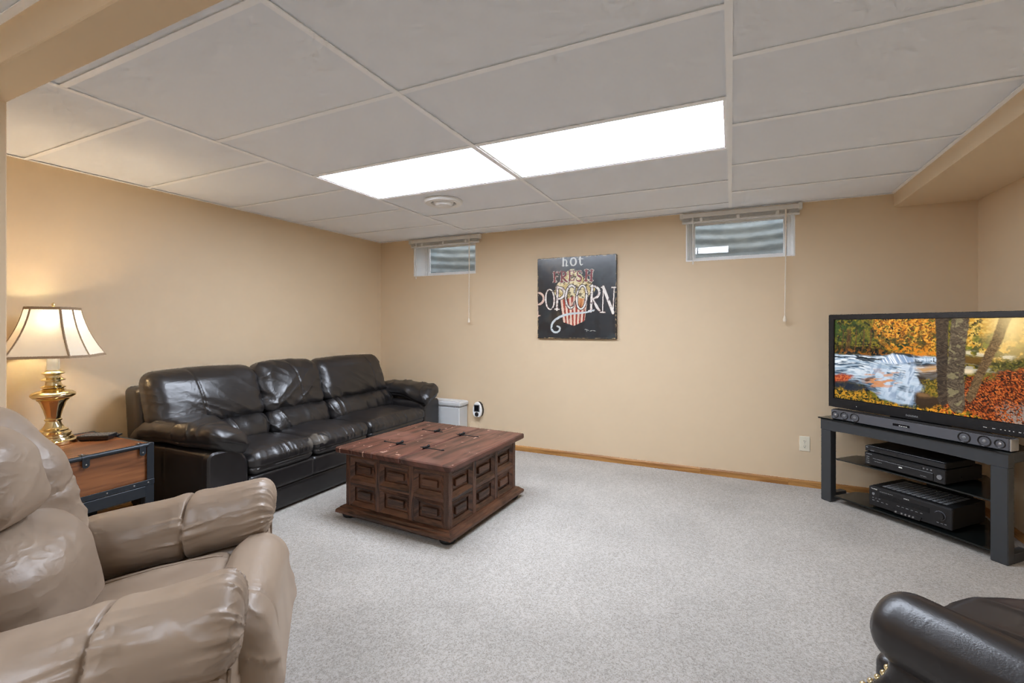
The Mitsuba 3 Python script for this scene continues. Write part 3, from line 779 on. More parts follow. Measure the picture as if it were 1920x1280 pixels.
blend((176, 150, 112), ((edge < .012) & (n2(60, 60, 6) > .60)).astype(float))
# box of popcorn, striped
top = [(.30, .545), (.66, .56)]
boxp = Polygon([(.295, .56), (.335, .235), (.345, .20), (.48, .155), (.615, .215), (.665, .57)])
mb = inside(boxp)
t_ = (su - (.295 + (.345 - .295) * (.56 - sv) / .36)) / np.maximum((.665 - .295) - (.095) * (.56 - sv) / .36, .05)
stripe = (np.floor(t_ * 12.5) % 2)
wob = n2(40, 14, 11)
blend((216, 190, 170), mb)
blend((150, 52, 38), mb * stripe * sm(.2, .45, wob))
blend((196, 128, 62), mb * inside(Polygon([(.54, .55), (.535, .36), (.59, .36), (.62, .56)])) * .8)
blend((110, 36, 30), mb * stripe * sm(.55, .7, n2(18, 12, 21)) * .8)
# the heap of popcorn
heap = unary_union([Point(.47, .66).buffer(.155), Point(.36, .60).buffer(.12), Point(.60, .61).buffer(.125), Point(.46, .75).buffer(.10), Point(.27, .575).buffer(.05), Point(.69, .60).buffer(.055)])
mh = inside(heap) * sm(.30, .42, n2(30, 30, 14) + .25 * inside(heap, -.02))
blend((222, 208, 168), mh)
blend((192, 168, 108), mh * sm(.5, .6, n2(34, 34, 15)))
blend((96, 78, 44), mh * sm(.60, .66, n2(48, 48, 16)))
blend((40, 42, 40), mh * sm(.62, .68, n2(60, 60, 19)) * sm(.62, .5, sv) * .9)
white, pink = (226, 220, 212), (214, 186, 170)
for ch, x, y, w_, h_, r in (('h', .325, .895, .085, .098, 0), ('o', .425, .893, .095, .122, 0), ('t', .525, .893, .085, .100, 0)):
    blend((216, 214, 206), inside(letter(ch, x, y, w_, h_, r, k=.22, h=.09)))
for ch, x, y, w_, h_, r in (('F', .20, .705, .10, .115, 4), ('R', .30, .70, .10, .125, 0), ('E', .405, .71, .085, .115, 0), ('S', .505, .70, .085, .12, -3), ('H', .61, .70, .115, .125, -3)):
    g = letter(ch, x, y, w_, h_, r, k=.22, h=.09)
    blend((204, 196, 184), inside(g, .006) * (1 - inside(g, .0)) * sm(.35, .5, n2(50, 50, 25)))
    blend((116, 34, 36), inside(g))
PO = [('P', -.045, .285, .155, .29, 3), ('O', .10, .36, .135, .25, 3), ('P', .225, .36, .155, .27, -2), ('C', .365, .375, .145, .275, -3), ('O', .505, .36, .145, .285, -5), ('R', .665, .335, .165, .295, -3), ('N', .81, .315, .185, .295, -2)]
for ch, x, y, w_, h_, r in PO:
    g = letter(ch, x, y, w_, h_, r)
    blend((38, 24, 22), inside(g, .008))
    blend(pink if ch == 'P' and x < 0 else white, inside(g) * sm(.22, .34, n2(46, 46, 31)))
    blend((170, 150, 146), inside(g) * sm(.56, .66, n2(30, 44, 33)) * .7)
sw = unary_union([taper([(.73, .345), (.60, .315), (.42, .30), (.27, .25), (.19, .16), (.21, .085), (.28, .085), (.30, .125), (.265, .15)], .018, .02, .030)])
blend((190, 198, 200), inside(sw) * sm(.2, .35, n2(40, 40, 41)))
blend((190, 190, 184), inside(unary_union([taper([(.62, .115), (.665, .10)], .004, .004), taper([(.645, .112), (.64, .085)], .004, .004), taper([(.68, .092), (.72, .098), (.75, .092)], .004, .004)])))
gx = np.linspace(PX0 + .003, PX1 - .003, NP_); gz = np.linspace(PZ0 + .003, PZ1 - .003, NP_)
def grid_mesh(P00, U, W, nu, nv):
    """A grid of nu x nv points on the parallelogram from P00."""
    a, b = np.meshgrid(np.linspace(0, 1, nu), np.linspace(0, 1, nv))
    v = np.array(P00)[None] + a.reshape(-1, 1) * np.array(U)[None] + b.reshape(-1, 1) * np.array(W)[None]
    q = (np.arange(nv - 1)[:, None] * nu + np.arange(nu - 1)[None]).reshape(-1)
    return trimesh.Trimesh(v, np.vstack([np.stack([q, q + 1, q + nu + 1], 1), np.stack([q, q + nu + 1, q + nu], 1)]), process=False)
pm = grid_mesh((PX0 + .003, YB - .0345, PZ0 + .003), (PX1 - PX0 - .006, 0, 0), (0, 0, PZ1 - PZ0 - .006), NP_, NP_)
scene['print_gloss'] = {'type': 'twosided', 'bsdf': {'type': 'principled', 'base_color': {'type': 'mesh_attribute', 'name': 'vertex_color'}, 'roughness': .22, 'specular': .5, 'clearcoat': .6, 'clearcoat_gloss': .9}}
put(pc + '__print', pm, 'print_gloss', color=C.reshape(-1, 3), label='hot fresh popcorn lettering over a striped box')

# ------------------------------------------------------------------ outlet, plug-in device
ot = thing('wall_outlet', 'ivory duplex wall outlet low on the tan wall beside the TV stand', 'outlet')
ox, oz = .508, .328
put(ot + '__plate', box(ox - .035, ox + .035, YB - .006, YB + .0005, oz - .0575, oz + .0575, .0025), 'ivory_plastic')
for dz in (.020, -.020):
    face = extrude(Point(0, 0).buffer(.0165).intersection(shapely.geometry.box(-.02, -.0135, .02, .0135)), .003)
    s = put(ot + '__socket', moved(face, np.array([[1, 0, 0, ox], [0, 0, -1, YB - .0055], [0, 1, 0, oz + dz], [0, 0, 0, 1.0]])), 'ivory_plastic')
    put(s + '__slots', cat(box(ox - .0075, ox - .0050, YB - .0092, YB - .008, oz + dz - .002, oz + dz + .007), box(ox + .0050, ox + .0075, YB - .0092, YB - .008, oz + dz - .002, oz + dz + .006), cyl((ox, YB - .0092, oz + dz - .007), (ox, YB - .008, oz + dz - .007), .0026, 10)), 'matte_black')
put(ot + '__screw', cyl((ox, YB - .0072, oz), (ox, YB - .0055, oz), .003, 10), 'silver')

dv = thing('plug_in_alarm', 'small white oval plug-in alarm with a dark screen on the back wall', 'alarm')
dx_, dz_ = -2.335, .372
def egg(w_, h_, n=40):
    a = np.arange(n) / n * 2 * np.pi
    x = w_ * np.cos(a) * (1 - .10 * np.sin(a)); z = h_ * np.sin(a)
    z = np.where(z < 0, np.maximum(z, -h_ * .86), z)
    return Polygon(np.stack([-x if False else x, z], 1))
MW = lambda y: np.array([[1, 0, 0, dx_], [0, 0, -1, y], [0, 1, 0, dz_], [0, 0, 0, 1.0]])
def egg_layers(layers):
    pts = []
    for s, y in layers:
        e = np.array(egg(.050 * s, .080 * s).exterior.coords)
        pts.append(np.column_stack([e[:, 0] + dx_, np.full(len(e), y), e[:, 1] + dz_]))
    return tm(m3.Manifold.hull_points(np.vstack(pts)))
put(dv + '__back_housing', egg_layers([(1.0, YB - .002), (1.0, YB - .040)]), 'black_plastic', smooth=30)
put(dv + '__face', egg_layers([(1.02, YB - .038), (1.03, YB - .050), (.94, YB - .060)]), 'vinyl_white', smooth=30)
put(dv + '__screen_surround', box(dx_ - .034, dx_ + .034, YB - .0625, YB - .058, dz_ - .018, dz_ + .056, .002), 'grey_plastic')
put(dv + '__screen', box(dx_ - .026, dx_ + .026, YB - .0645, YB - .060, dz_ - .010, dz_ + .049, .001), 'gloss_black')
put(dv + '__button', lathe([(.022, 0), (.022, .004), (.016, .007), (.001, .008)], 24), 'black_plastic', smooth=35, to_world=T(MW(YB - .059)) @ T().translate([0, -.042, 0]))

# ------------------------------------------------------------------ grey storage box behind the sofa
cb = thing('storage_box', 'light grey lidded box in the corner behind the far end of the sofa', 'box')
bx1 = -2.455
put(cb + '__body', box(-3.30, bx1 - .012, 3.985, YB - .018, .012, .405, .008), 'cooler_grey')
put(cb + '__lid', box(-3.31, bx1, 3.975, YB - .014, .412, .458, .012), 'cooler_grey')
put(cb + '__lid_panel', box(-3.27, bx1 - .04, 4.0, YB - .04, .458, .463, .003), 'cooler_grey')
put(cb + '__seal', box(-3.30, bx1 - .014, 3.987, YB - .020, .404, .413), 'grey_plastic')
for xx in (-3.25, bx1 - .08):
    put(cb + '__foot', box(xx, xx + .05, 4.0, YB - .03, 0, .013), 'grey_plastic')
# ------------------------------------------------------------------ corner TV stand
SA = -44.35
SX, SY = .933, 3.568
ST_ = TW(SX, SY, 0, SA)
sd = thing('tv_stand', 'black corner TV stand with smoked glass shelves and square front posts', 'tv stand')
def post(x0, x1):
    return box(x0, x1, 0, .058, 0, .500, .004)
for x0, x1 in ((-.500, -.430), (.415, .486)):
    put(sd + '__post', post(x0, x1), 'black_paint', to_world=ST_)
arch = Polygon([(-.500, .575), (.486, .575), (.486, .5003), (.414, .5003)] + [(.41 * math.cos(a), .497 + .012 * math.sin(a)) for a in np.linspace(0, math.pi, 17)] + [(-.414, .5003), (-.500, .5003)])
m = extrude(arch, .058); m = moved(m, np.array([[1, 0, 0, 0], [0, 0, -1, .058], [0, 1, 0, 0], [0, 0, 0, 1.0]]))
put(sd + '__front_rail', m, 'black_paint', to_world=ST_)
def shelf_poly(x, y0, g=0.0):
    return Polygon([(-x, y0), (x, y0), (x, .205 - g), (.17, .520 - g), (-.17, .520 - g), (-x, .225 - g)])
bowed = lambda x, y0, d: Polygon([(-x, y0)] + [(-x + 2 * x * t, y0 + d * 4 * t * (1 - t)) for t in np.linspace(.05, .95, 15)] + [(x, y0), (x, .205), (.17, .520), (-.17, .520), (-x, .225)])
put(sd + '__top_glass', extrude(Polygon([(-.512, -.012), (.500, -.012), (.500, .195), (.17, .520), (-.17, .520), (-.512, .215)]), .008, .5752), 'smoked_glass', to_world=ST_)
put(sd + '__glass_shelf', extrude(bowed(.412, .020, .020), .008, .302), 'smoked_glass', to_world=ST_)
put(sd + '__glass_shelf', extrude(bowed(.412, .010, .012), .010, .042), 'smoked_glass', to_world=ST_)
for x0, x1 in ((-.500, -.455), (.441, .486)):
    put(sd + '__side_rail', box(x0, x1, .058, .20, .520, .574, .003), 'black_paint', to_world=ST_)
    put(sd + '__side_rail', box(x0, x1, .058, .20, 0, .050, .003), 'black_paint', to_world=ST_)
put(sd + '__back_column', box(-.11, .11, .455, .515, 0, .574, .004), 'black_paint', to_world=ST_)
put(sd + '__shelf_bracket', box(-.13, .13, .40, .455, .286, .3015, .003), 'black_paint', to_world=ST_)
put(sd + '__shelf_bracket', box(-.16, .16, .30, .455, 0, .0415, .003), 'black_paint', to_world=ST_)
for x in (-.40, .40):
    put(sd + '__shelf_peg', cat(cyl((x * 1.035, .04, .297), (x, .04, .297), .004, 8)), 'silver', to_world=ST_)

# ------------------------------------------------------------------ television
tv = thing('television', 'wide black flat-screen television showing an autumn waterfall, on the corner stand', 'television')
TX0, TX1, TZ0, TZ1, TY = -.527, .545, .648, 1.309, .118
SCX0, SCX1, SCZ0, SCZ1 = -.487, .498, .716, 1.272
bz = man(box(TX0, TX1, TY, TY + .045, TZ0, TZ1, .006)) - man(box(SCX0, SCX1, TY - .02, TY + .010, SCZ0, SCZ1))
put(tv + '__bezel', tm(bz), 'gloss_black', to_world=ST_)
put(tv + '__trim', tm(man(box(TX0 + .002, TX1 - .002, TY - .0015, TY + .002, TZ0 + .002, TZ1 - .002)) - man(box(TX0 + .034, TX1 - .040, TY - .02, TY + .02, TZ0 + .064, TZ1 - .032))), 'black_plastic', to_world=ST_)
hull = m3.Manifold.hull_points(np.array([[x, TY + .044, z] for x in (TX0 + .01, TX1 - .01) for z in (TZ0 + .01, TZ1 - .01)] + [[x, TY + .085, z] for x in (TX0 + .16, TX1 - .16) for z in (TZ0 + .06, TZ1 - .16)]))
put(tv + '__back_cover', tm(hull), 'matte_black', to_world=ST_)
put(tv + '__neck', box(-.14, .16, TY + .014, TY + .07, .594, TZ0 + .04, .006), 'gloss_black', to_world=ST_)
put(tv + '__foot', box(-.29, .31, TY - .028, TY + .17, .5834, .5955, .005), 'gloss_black', to_world=ST_)
lt = meshkit.text_mesh('INSIGNIA', .010, .0008, bold=True); lw = lt.bounds[1][0]
UP = lambda x, y, z: np.array([[1, 0, 0, x], [0, 0, -1, y], [0, 1, 0, z], [0, 0, 0, 1.0]])
put(tv + '__maker_lettering', moved(lt, UP(-.005 - lw / 2, TY - .0015, TZ0 + .018)), 'print_grey', to_world=ST_)
for i, (x, w_) in enumerate(((.335, .016), (.372, .014), (.405, .006), (.422, .006), (.439, .006), (.456, .006), (.478, .010), (.497, .010))):
    put(tv + '__control_mark', box(x, x + w_, TY - .0022, TY - .001, TZ0 + .024, TZ0 + .0275), 'print_white', to_world=ST_)
put(tv + '__indicator', box(-.335, -.331, TY - .0025, TY - .001, TZ0 + .024, TZ0 + .029), 'print_white', to_world=ST_)

# the picture on its screen, worked out on the screen's own plane
NU, NV = 560, 320
sx, sy = np.meshgrid(np.linspace(0, 1, NU), np.linspace(0, 1, NV))      # sy from the top
AR = 1.77
def nn(fx, fy, seed=0, octs=4, wx=0, wy=0):
    a, b = (sx + wx) * AR, sy + wy
    if .6 < fx / fy < 1.6:                 # leafy, even noise: turned off the grid and bent a little
        a, b = .80 * a + .60 * b, -.60 * a + .80 * b
        c = meshkit.noise(np.stack([a * fx * .5, b * fy * .5, a * 0 + 3.3], -1), seed + 40) - .5
        a, b = a + .9 * c / fx, b - .9 * c / fy
    return meshkit.fbm(np.stack([a * fx, b * fy, sx * 0], -1), octs, seed)
IM = np.empty((NV, NU, 3)); IM[:] = lin(70, 66, 26)
def pt(color, a):
    global IM
    IM = IM * (1 - a[..., None]) + lin(*color) * a[..., None]
def inn(g, soft=.006, rough=.0, seed=0, f=20):
    """Soft-edged mask of a polygon, its outline roughened by noise."""
    ox_ = (nn(f, f, seed) - .5) * rough * 2; oy_ = (nn(f, f, seed + 9) - .5) * rough * 2
    best = 0
    for k, (a, b) in enumerate(((0, 0), (soft, 0), (-soft, 0), (0, soft), (0, -soft))):
        best = best + shapely.contains_xy(g, sx + ox_ + a, sy + oy_ + b * AR)
    return best / 5.0
leaf = nn(60, 60, 2, 3); leaf2 = nn(110, 110, 4, 2); mid = nn(14, 14, 7); fine = nn(190, 190, 12, 1)
# far forest
pt((46, 50, 22), np.ones_like(sx))
pt((104, 104, 40), sm(.46, .62, nn(16, 14, 3)))
pt((24, 26, 18), sm(.52, .66, nn(11, 9, 5)))
pt((146, 128, 44), sm(.50, .60, nn(52, 48, 10)) * .8)
pt((60, 82, 34), sm(.47, .57, nn(30, 26, 8)) * sm(.34, .02, sx) * sm(.5, .1, sy))
pt((40, 58, 28), sm(.50, .6, nn(60, 56, 17)) * sm(.40, .05, sx) * sm(.4, .15, sy) * .8)
pt((22, 20, 16), inn(Polygon([(0, .33), (.3, .34), (.38, .40), (.3, .44), (0, .44)]), .012, .02, 3) * .8)
for x, w_, y1 in ((.085, .010, .42), (.10, .004, .40), (.19, .005, .40), (.235, .006, .40), (.14, .004, .42), (.05, .004, .41), (.30, .004, .42)):
    pt((96, 66, 40), np.exp(-((sx - x - .01 * np.sin(sy * 9)) / w_) ** 2) * (sy < y1) * (sy > .12) * .8)
pt((150, 96, 34), sm(.53, .62, nn(40, 30, 21)) * inn(Polygon([(0, .36), (.36, .36), (.36, .46), (0, .45)]), .02) * .9)
# orange maple boughs in the middle and the gold crowns to the right
gold = inn(Polygon([(.27, -.1), (.63, -.1), (.63, .42), (.50, .42), (.36, .36), (.28, .20)]), .03, .06, 5, 9)
pt((204, 132, 38), gold * sm(.42, .54, nn(30, 34, 31)))
pt((236, 176, 72), gold * sm(.50, .60, nn(74, 74, 33)) * .9)
pt((120, 70, 24), gold * sm(.52, .64, nn(58, 58, 35)) * .9)
pt((70, 66, 30), gold * sm(.50, .62, nn(16, 14, 36)) * sm(.0, .3, sy) * .8)
pt((50, 62, 34), inn(Polygon([(.30, .24), (.48, .22), (.56, .36), (.34, .40)]), .03, .05, 6, 12) * sm(.42, .54, nn(30, 30, 37)))
pt((214, 136, 40), inn(Polygon([(.33, .30), (.5, .27), (.62, .34), (.62, .44), (.45, .42)]), .02, .05, 8, 12) * sm(.47, .53, nn(34, 50, 39)))
rg = inn(Polygon([(.74, -.1), (1.1, -.1), (1.1, .42), (.84, .40), (.75, .36)]), .02, .03, 7)
pt((200, 150, 52), rg * sm(.38, .5, nn(18, 20, 41)))
pt((222, 182, 92), rg * sm(.48, .6, nn(66, 66, 43)))
pt((112, 116, 44), rg * sm(.48, .6, nn(20, 16, 45)) * sm(.02, .3, sy))
pt((76, 78, 36), rg * sm(.52, .62, nn(26, 22, 47)) * sm(.05, .3, sy))
pt((250, 226, 160), np.exp(-((sx - .93) / .075) ** 2 - ((sy - .02) / .30) ** 2) * .75)          # low sun through the leaves in the shown picture
pt((228, 190, 120), np.exp(-((sx - 1.0) / .12) ** 2 - ((sy - .16) / .30) ** 2) * .45)
# river
river = inn(Polygon([(-.1, .445), (.30, .44), (.37, .40), (.63, .41), (.63, .62), (.55, .66), (.53, .80), (.50, .96), (.40, .97), (.3, .93), (.2, .80), (-.1, .74)]), .006, .012, 9, 12)
flow = nn(5, 46, 51, 4, wy=.05 * np.sin(sx * 9)); flow2 = nn(9, 80, 53, 3, wy=.06 * np.sin(sx * 7 + 1))
pt((74, 92, 110), river)
pt((164, 182, 198), river * sm(.38, .58, flow))
pt((224, 231, 237), river * sm(.47, .62, flow2) * sm(.9, .5, sy))
pt((34, 42, 48), river * sm(.55, .64, nn(10, 40, 55)) * sm(.60, .45, sy))
chute = inn(Polygon([(.33, .50), (.54, .50), (.56, .60), (.52, .80), (.51, .95), (.36, .95), (.30, .80), (.22, .70), (.20, .60)]), .03, .02, 10, 8)
pt((196, 208, 222), chute * sm(.35, .60, nn(16, 10, 57, 3, wx=.15 * sy)) * .95)
pt((136, 154, 176), chute * sm(.54, .70, nn(26, 9, 59, 3, wx=.2 * sy)) * .8)
pt((204, 142, 92), river * sm(.54, .62, nn(8, 34, 61, 3, wy=.3 * sx)) * inn(Polygon([(.2, .66), (.42, .60), (.4, .74), (.30, .86), (.22, .80)]), .03) * .9)
pt((82, 64, 56), river * sm(.5, .6, nn(9, 26, 63, 3, wy=.3 * sx)) * inn(Polygon([(.10, .70), (.3, .66), (.30, .86), (.24, .88)]), .03) * .9)
fall = inn(Polygon([(.375, .395), (.49, .41), (.50, .48), (.40, .515), (.29, .50)]), .006, .006, 11)
pt((150, 170, 196), fall)
pt((236, 240, 246), fall * sm(.44, .6, nn(90, 5, 65, 2, wx=-.3 * sy)))
pt((60, 62, 62), inn(Polygon([(.385, .385), (.48, .39), (.495, .425), (.47, .43), (.44, .405), (.39, .405)]), .004, .006, 12))
pt((206, 216, 228), inn(Polygon([(.49, .43), (.63, .42), (.63, .46), (.5, .47)]), .006) * sm(.45, .55, nn(120, 6, 67, 2)))
# gold reflections and the dark ledges
pt((196, 150, 92), inn(Polygon([(.50, .545), (.62, .50), (.63, .56), (.54, .60)]), .012, .01, 13) * .95)
pt((92, 80, 66), inn(Polygon([(.51, .60), (.62, .57), (.64, .66), (.53, .66)]), .01, .01, 14) * .9)
pt((226, 214, 186), inn(Polygon([(.74, .335), (.86, .35), (.97, .375), (.95, .40), (.86, .385), (.75, .365)]), .01, .01, 15) * sm(.35, .5, nn(20, 40, 69)))
pt((112, 84, 40), inn(Polygon([(.74, .385), (.84, .39), (.80, .46), (.74, .47)]), .01, .015, 16))
pt((176, 168, 150), inn(Polygon([(.74, .47), (.80, .48), (.84, .50), (.92, .50), (.86, .535), (.75, .56)]), .01, .008, 17) * sm(.36, .52, nn(14, 50, 71)))
pt((226, 206, 172), inn(Polygon([(.74, .52), (.79, .52), (.78, .56), (.74, .565)]), .008))
# right bank: shrubs, then the slope of fallen leaves
pt((58, 60, 28), inn(Polygon([(.86, .42), (1.1, .36), (1.1, .46), (.96, .50), (.87, .50)]), .012, .03, 18, 30) * sm(.30, .46, nn(50, 50, 73)))
pt((96, 92, 38), inn(Polygon([(.86, .42), (1.1, .36), (1.1, .46), (.96, .50)]), .012, .03, 18, 30) * sm(.52, .6, nn(70, 60, 75)))
bank = inn(Polygon([(.75, .60), (.84, .57), (.93, .51), (1.1, .42), (1.1, 1.1), (.55, 1.1), (.62, .92), (.74, .84)]), .008, .02, 19, 26)
pt((98, 50, 26), bank)
pt((160, 76, 34), bank * sm(.44, .54, nn(70, 90, 77, 3)))
pt((196, 110, 54), bank * sm(.55, .62, nn(90, 120, 79, 2)))
pt((56, 32, 20), bank * sm(.53, .62, nn(80, 110, 81, 3)))
pt((150, 140, 130), bank * inn(Polygon([(.90, .86), (1.1, .80), (1.1, 1.1), (.93, 1.1)]), .03, .03, 20) * sm(.44, .56, nn(90, 90, 83)) * .8)
pt((116, 104, 44), inn(Polygon([(.80, .555), (.90, .53), (.88, .60), (.80, .63)]), .015, .02, 21, 40) * sm(.4, .55, nn(60, 60, 85)))
# near ledge with grass at the trunks
pt((66, 56, 48), inn(Polygon([(.51, .62), (.56, .64), (.58, .72), (.53, .72)]), .006, .008, 22))
pt((64, 50, 34), inn(Polygon([(.50, .82), (.54, .80), (.63, .84), (.66, .98), (.53, 1.0), (.50, .92)]), .008, .01, 23))
pt((150, 116, 76), inn(Polygon([(.51, .82), (.56, .81), (.60, .84), (.52, .86)]), .01, .01, 24) * .8)
pt((92, 84, 34), inn(Polygon([(.54, .66), (.64, .64), (.66, .88), (.56, .80)]), .012, .03, 25, 40) * sm(.32, .48, nn(60, 50, 87)))
pt((150, 122, 46), inn(Polygon([(.54, .66), (.64, .64), (.66, .88), (.56, .80)]), .012, .03, 25, 40) * sm(.52, .6, nn(80, 60, 89)))
# left bank
pt((150, 62, 34), inn(Polygon([(-.1, .74), (.06, .69), (.13, .70), (.08, .78), (-.1, .84)]), .008, .015, 26, 30))
pt((196, 106, 60), inn(Polygon([(-.1, .74), (.06, .69), (.13, .70), (.08, .78), (-.1, .84)]), .008, .015, 26, 30) * sm(.50, .58, nn(70, 70, 91)))
pt((40, 46, 60), inn(Polygon([(-.1, .82), (.10, .77), (.22, .82), (.20, .93), (-.1, .95)]), .012, .012, 27) * .9)
fol = inn(Polygon([(-.1, .93), (.04, .86), (.12, .90), (.20, .86), (.28, .96), (.40, .98), (.50, 1.02), (.62, .93), (.70, .97), (.78, .95), (.90, 1.1), (-.1, 1.1)]), .008, .035, 28, 34)
pt((112, 96, 34), fol)
pt((190, 140, 46), fol * sm(.46, .54, nn(56, 56, 93, 3)))
pt((224, 164, 50), fol * sm(.52, .58, nn(40, 40, 95, 2)) * sm(.25, .5, sx))
pt((196, 90, 36), fol * sm(.53, .60, nn(50, 50, 97, 2)) * sm(.55, .7, sx))
pt((40, 40, 22), fol * sm(.55, .64, nn(60, 60, 99, 3)))
# three trunks
def trunk(poly, seed, light, dark):
    mk = inn(Polygon(poly), .003, .004, seed, 40)
    cx = np.interp(sy.ravel(), [p[1] for p in poly[:len(poly) // 2]], [p[0] for p in poly[:len(poly) // 2]]).reshape(sy.shape)
    bark = nn(90, 50, seed, 3, wx=.05 * np.sin(sy * 30))
    pt(dark, mk); pt(light, mk * sm(.36, .66, bark) * .8); pt((52, 45, 38), mk * sm(.55, .70, nn(170, 90, seed + 2, 2)) * .55)
    return mk
trunk([(.607, -.05), (.612, .4), (.617, .7), (.620, .87), (.640, .93), (.668, .90), (.667, .6), (.668, .3), (.674, -.05)], 101, (96, 82, 66), (62, 51, 41))
t2 = trunk([(.690, -.05), (.676, .25), (.663, .58), (.668, .88), (.690, .97), (.735, .97), (.750, .90), (.746, .6), (.752, .3), (.773, -.05)], 103, (122, 108, 88), (84, 72, 58))
pt((160, 150, 112), t2 * sm(.62, .68, nn(20, 24, 105)) * .5)
t3 = trunk([(.905, -.05), (.868, .20), (.826, .40), (.785, .62), (.750, .82), (.770, .86), (.800, .78), (.825, .62), (.866, .42), (.915, .20), (.955, -.05)], 107, (140, 114, 80), (100, 78, 52))
pt((250, 224, 160), np.exp(-((sx - .94) / .06) ** 2 - ((sy + .0) / .20) ** 2) * .55)
scr = grid_mesh((SCX0, TY + .0085, SCZ1), (SCX1 - SCX0, 0, 0), (0, 0, SCZ0 - SCZ1), NU, NV)
scr.invert()
put(tv + '__screen', scr, 'gloss_black', color=np.clip(IM, 0, 1).reshape(-1, 3) ** 1.1, to_world=ST_, label='lit screen with a river between autumn trees',
    emitter={'type': 'area', 'radiance': {'type': 'mesh_attribute', 'name': 'vertex_color'}})

# ------------------------------------------------------------------ sound bar
sb = thing('sound_bar', 'long grey sound bar with three round drivers at each end, in front of the television', 'sound bar')
BX0, BX1, BY, BZ0, BZ1 = -.432, .494, .006, .5836, .652
SBT = ST_
put(sb + '__cabinet', box(BX0, BX1, BY + .003, BY + .072, BZ0, BZ1, .008), 'black_plastic', to_world=SBT)
put(sb + '__front_panel', box(BX0 + .002, BX1 - .008, BY - .001, BY + .006, BZ0 + .004, BZ1 - .003, .003), 'slate_plastic', to_world=SBT)
put(sb + '__end_cap', box(BX1 - .007, BX1 + .002, BY, BY + .070, BZ0 + .002, BZ1 - .002, .003), 'silver', to_world=SBT)
bzc = (BZ0 + BZ1) / 2
def driver(x, r):
    D = SBT @ T(UP(x, BY - .001, bzc))
    k = put(sb + '__driver', lathe([(r, 0), (r + .002, .002), (r, .0035), (r - .003, .002), (r * .8, -.0005), (r * .35, -.0035), (.001, -.0035)], 32, cap=False), 'black_plastic', smooth=30, to_world=D)
    put(k + '__dust_cap', trimesh.creation.icosphere(2, r * .36).apply_transform(np.diag([1, 1, .45, 1])), 'silver' if r < .023 else 'grey_plastic', smooth=True, to_world=D)
for x, r in ((-.400, .021), (-.340, .024), (-.272, .027), (.305, .027), (.390, .027), (.452, .021)):
    driver(x, r)
put(sb + '__display', box(-.045, .045, BY - .0022, BY, bzc - .004, bzc + .010, .0005), 'gloss_black', to_world=SBT)
for i in range(4):
    put(sb + '__display_segment', box(-.012 + .012 * i, -.003 + .012 * i, BY - .0028, BY - .0018, bzc - .002, bzc + .002), 'print_white', to_world=SBT)

# ------------------------------------------------------------------ players and receiver
def txt(parent, s, h_, x, y, z, m_='print_grey', R=None):
    t = meshkit.text_mesh(s, h_, .0005, bold=True)
    put(parent + '__lettering', moved(t, UP(x, y, z)), m_, to_world=R)
def feet(parent, x0, x1, y0, y1, z, h_, R):
    for x in (x0 + .04, x1 - .04):
        for y in (y0 + .04, y1 - .05):
            put(parent + '__foot', cyl((x, y, z), (x, y, z + h_), .014, 14), 'matte_black', to_world=R)
# disc changer on the middle shelf
dc = thing('disc_changer', 'black disc changer with a wide tray on the middle shelf of the TV stand', 'disc player')
R = ST_ @ T().rotate([0, 0, 1], -1.0)
x0, x1, y0, y1, z0 = -.238, .200, .046, .395, .3102
feet(dc, x0, x1, y0, y1, z0, .010, R)
z0 += .010; z1 = z0 + .080
put(dc + '__case', box(x0, x1, y0 + .012, y1, z0, z1, .002), 'matte_black', to_world=R)
put(dc + '__front_panel', box(x0 - .001, x1 + .001, y0, y0 + .013, z0 - .001, z1 - .001, .003), 'black_plastic', to_world=R)
k = put(dc + '__disc_tray', box(x0 + .050, x1 - .055, y0 - .004, y0 + .002, z0 + .004, z0 + .046, .002), 'black_plastic', to_world=R)
put(k + '__edge', box(x0 + .052, x1 - .057, y0 - .0055, y0 - .001, z0 + .046, z0 + .049, .001), 'grey_plastic', to_world=R)
put(k + '__badge', box(-.035, -.016, y0 - .0052, y0 - .003, z0 + .030, z0 + .038), 'print_white', to_world=R)
put(dc + '__display', box(x0 + .135, x1 - .115, y0 - .002, y0 + .001, z0 + .054, z0 + .074, .001), 'gloss_black', to_world=R)
put(dc + '__jog_dial', cyl((x1 - .024, y0 - .008, z0 + .036), (x1 - .024, y0, z0 + .036), .013, 24), 'grey_plastic', to_world=R)
for i in range(3):
    put(dc + '__button', cyl((x1 - .104 + .019 * i, y0 - .003, z0 + .064), (x1 - .104 + .019 * i, y0, z0 + .064), .0045, 10), 'grey_plastic', to_world=R)
for i in range(4):
    put(dc + '__button', box(x0 + .012, x0 + .030, y0 - .002, y0, z0 + .012 + .013 * i, z0 + .016 + .013 * i), 'grey_plastic', to_world=R)
txt(dc, 'PIONEER', .0055, x0 + .010, y0 - .0005, z0 + .068, R=R)
txt(dc, 'DIGITAL DIRECT', .004, x0 + .060, y0 - .0045, z0 + .030, R=R)
txt(dc, 'DVD VIDEO', .004, x1 - .12, y0 - .0045, z0 + .016, R=R)
put(dc + '__vent_screw', cyl((x1, .20, z0 + .03), (x1 + .003, .20, z0 + .03), .006, 10), 'matte_black', to_world=R)
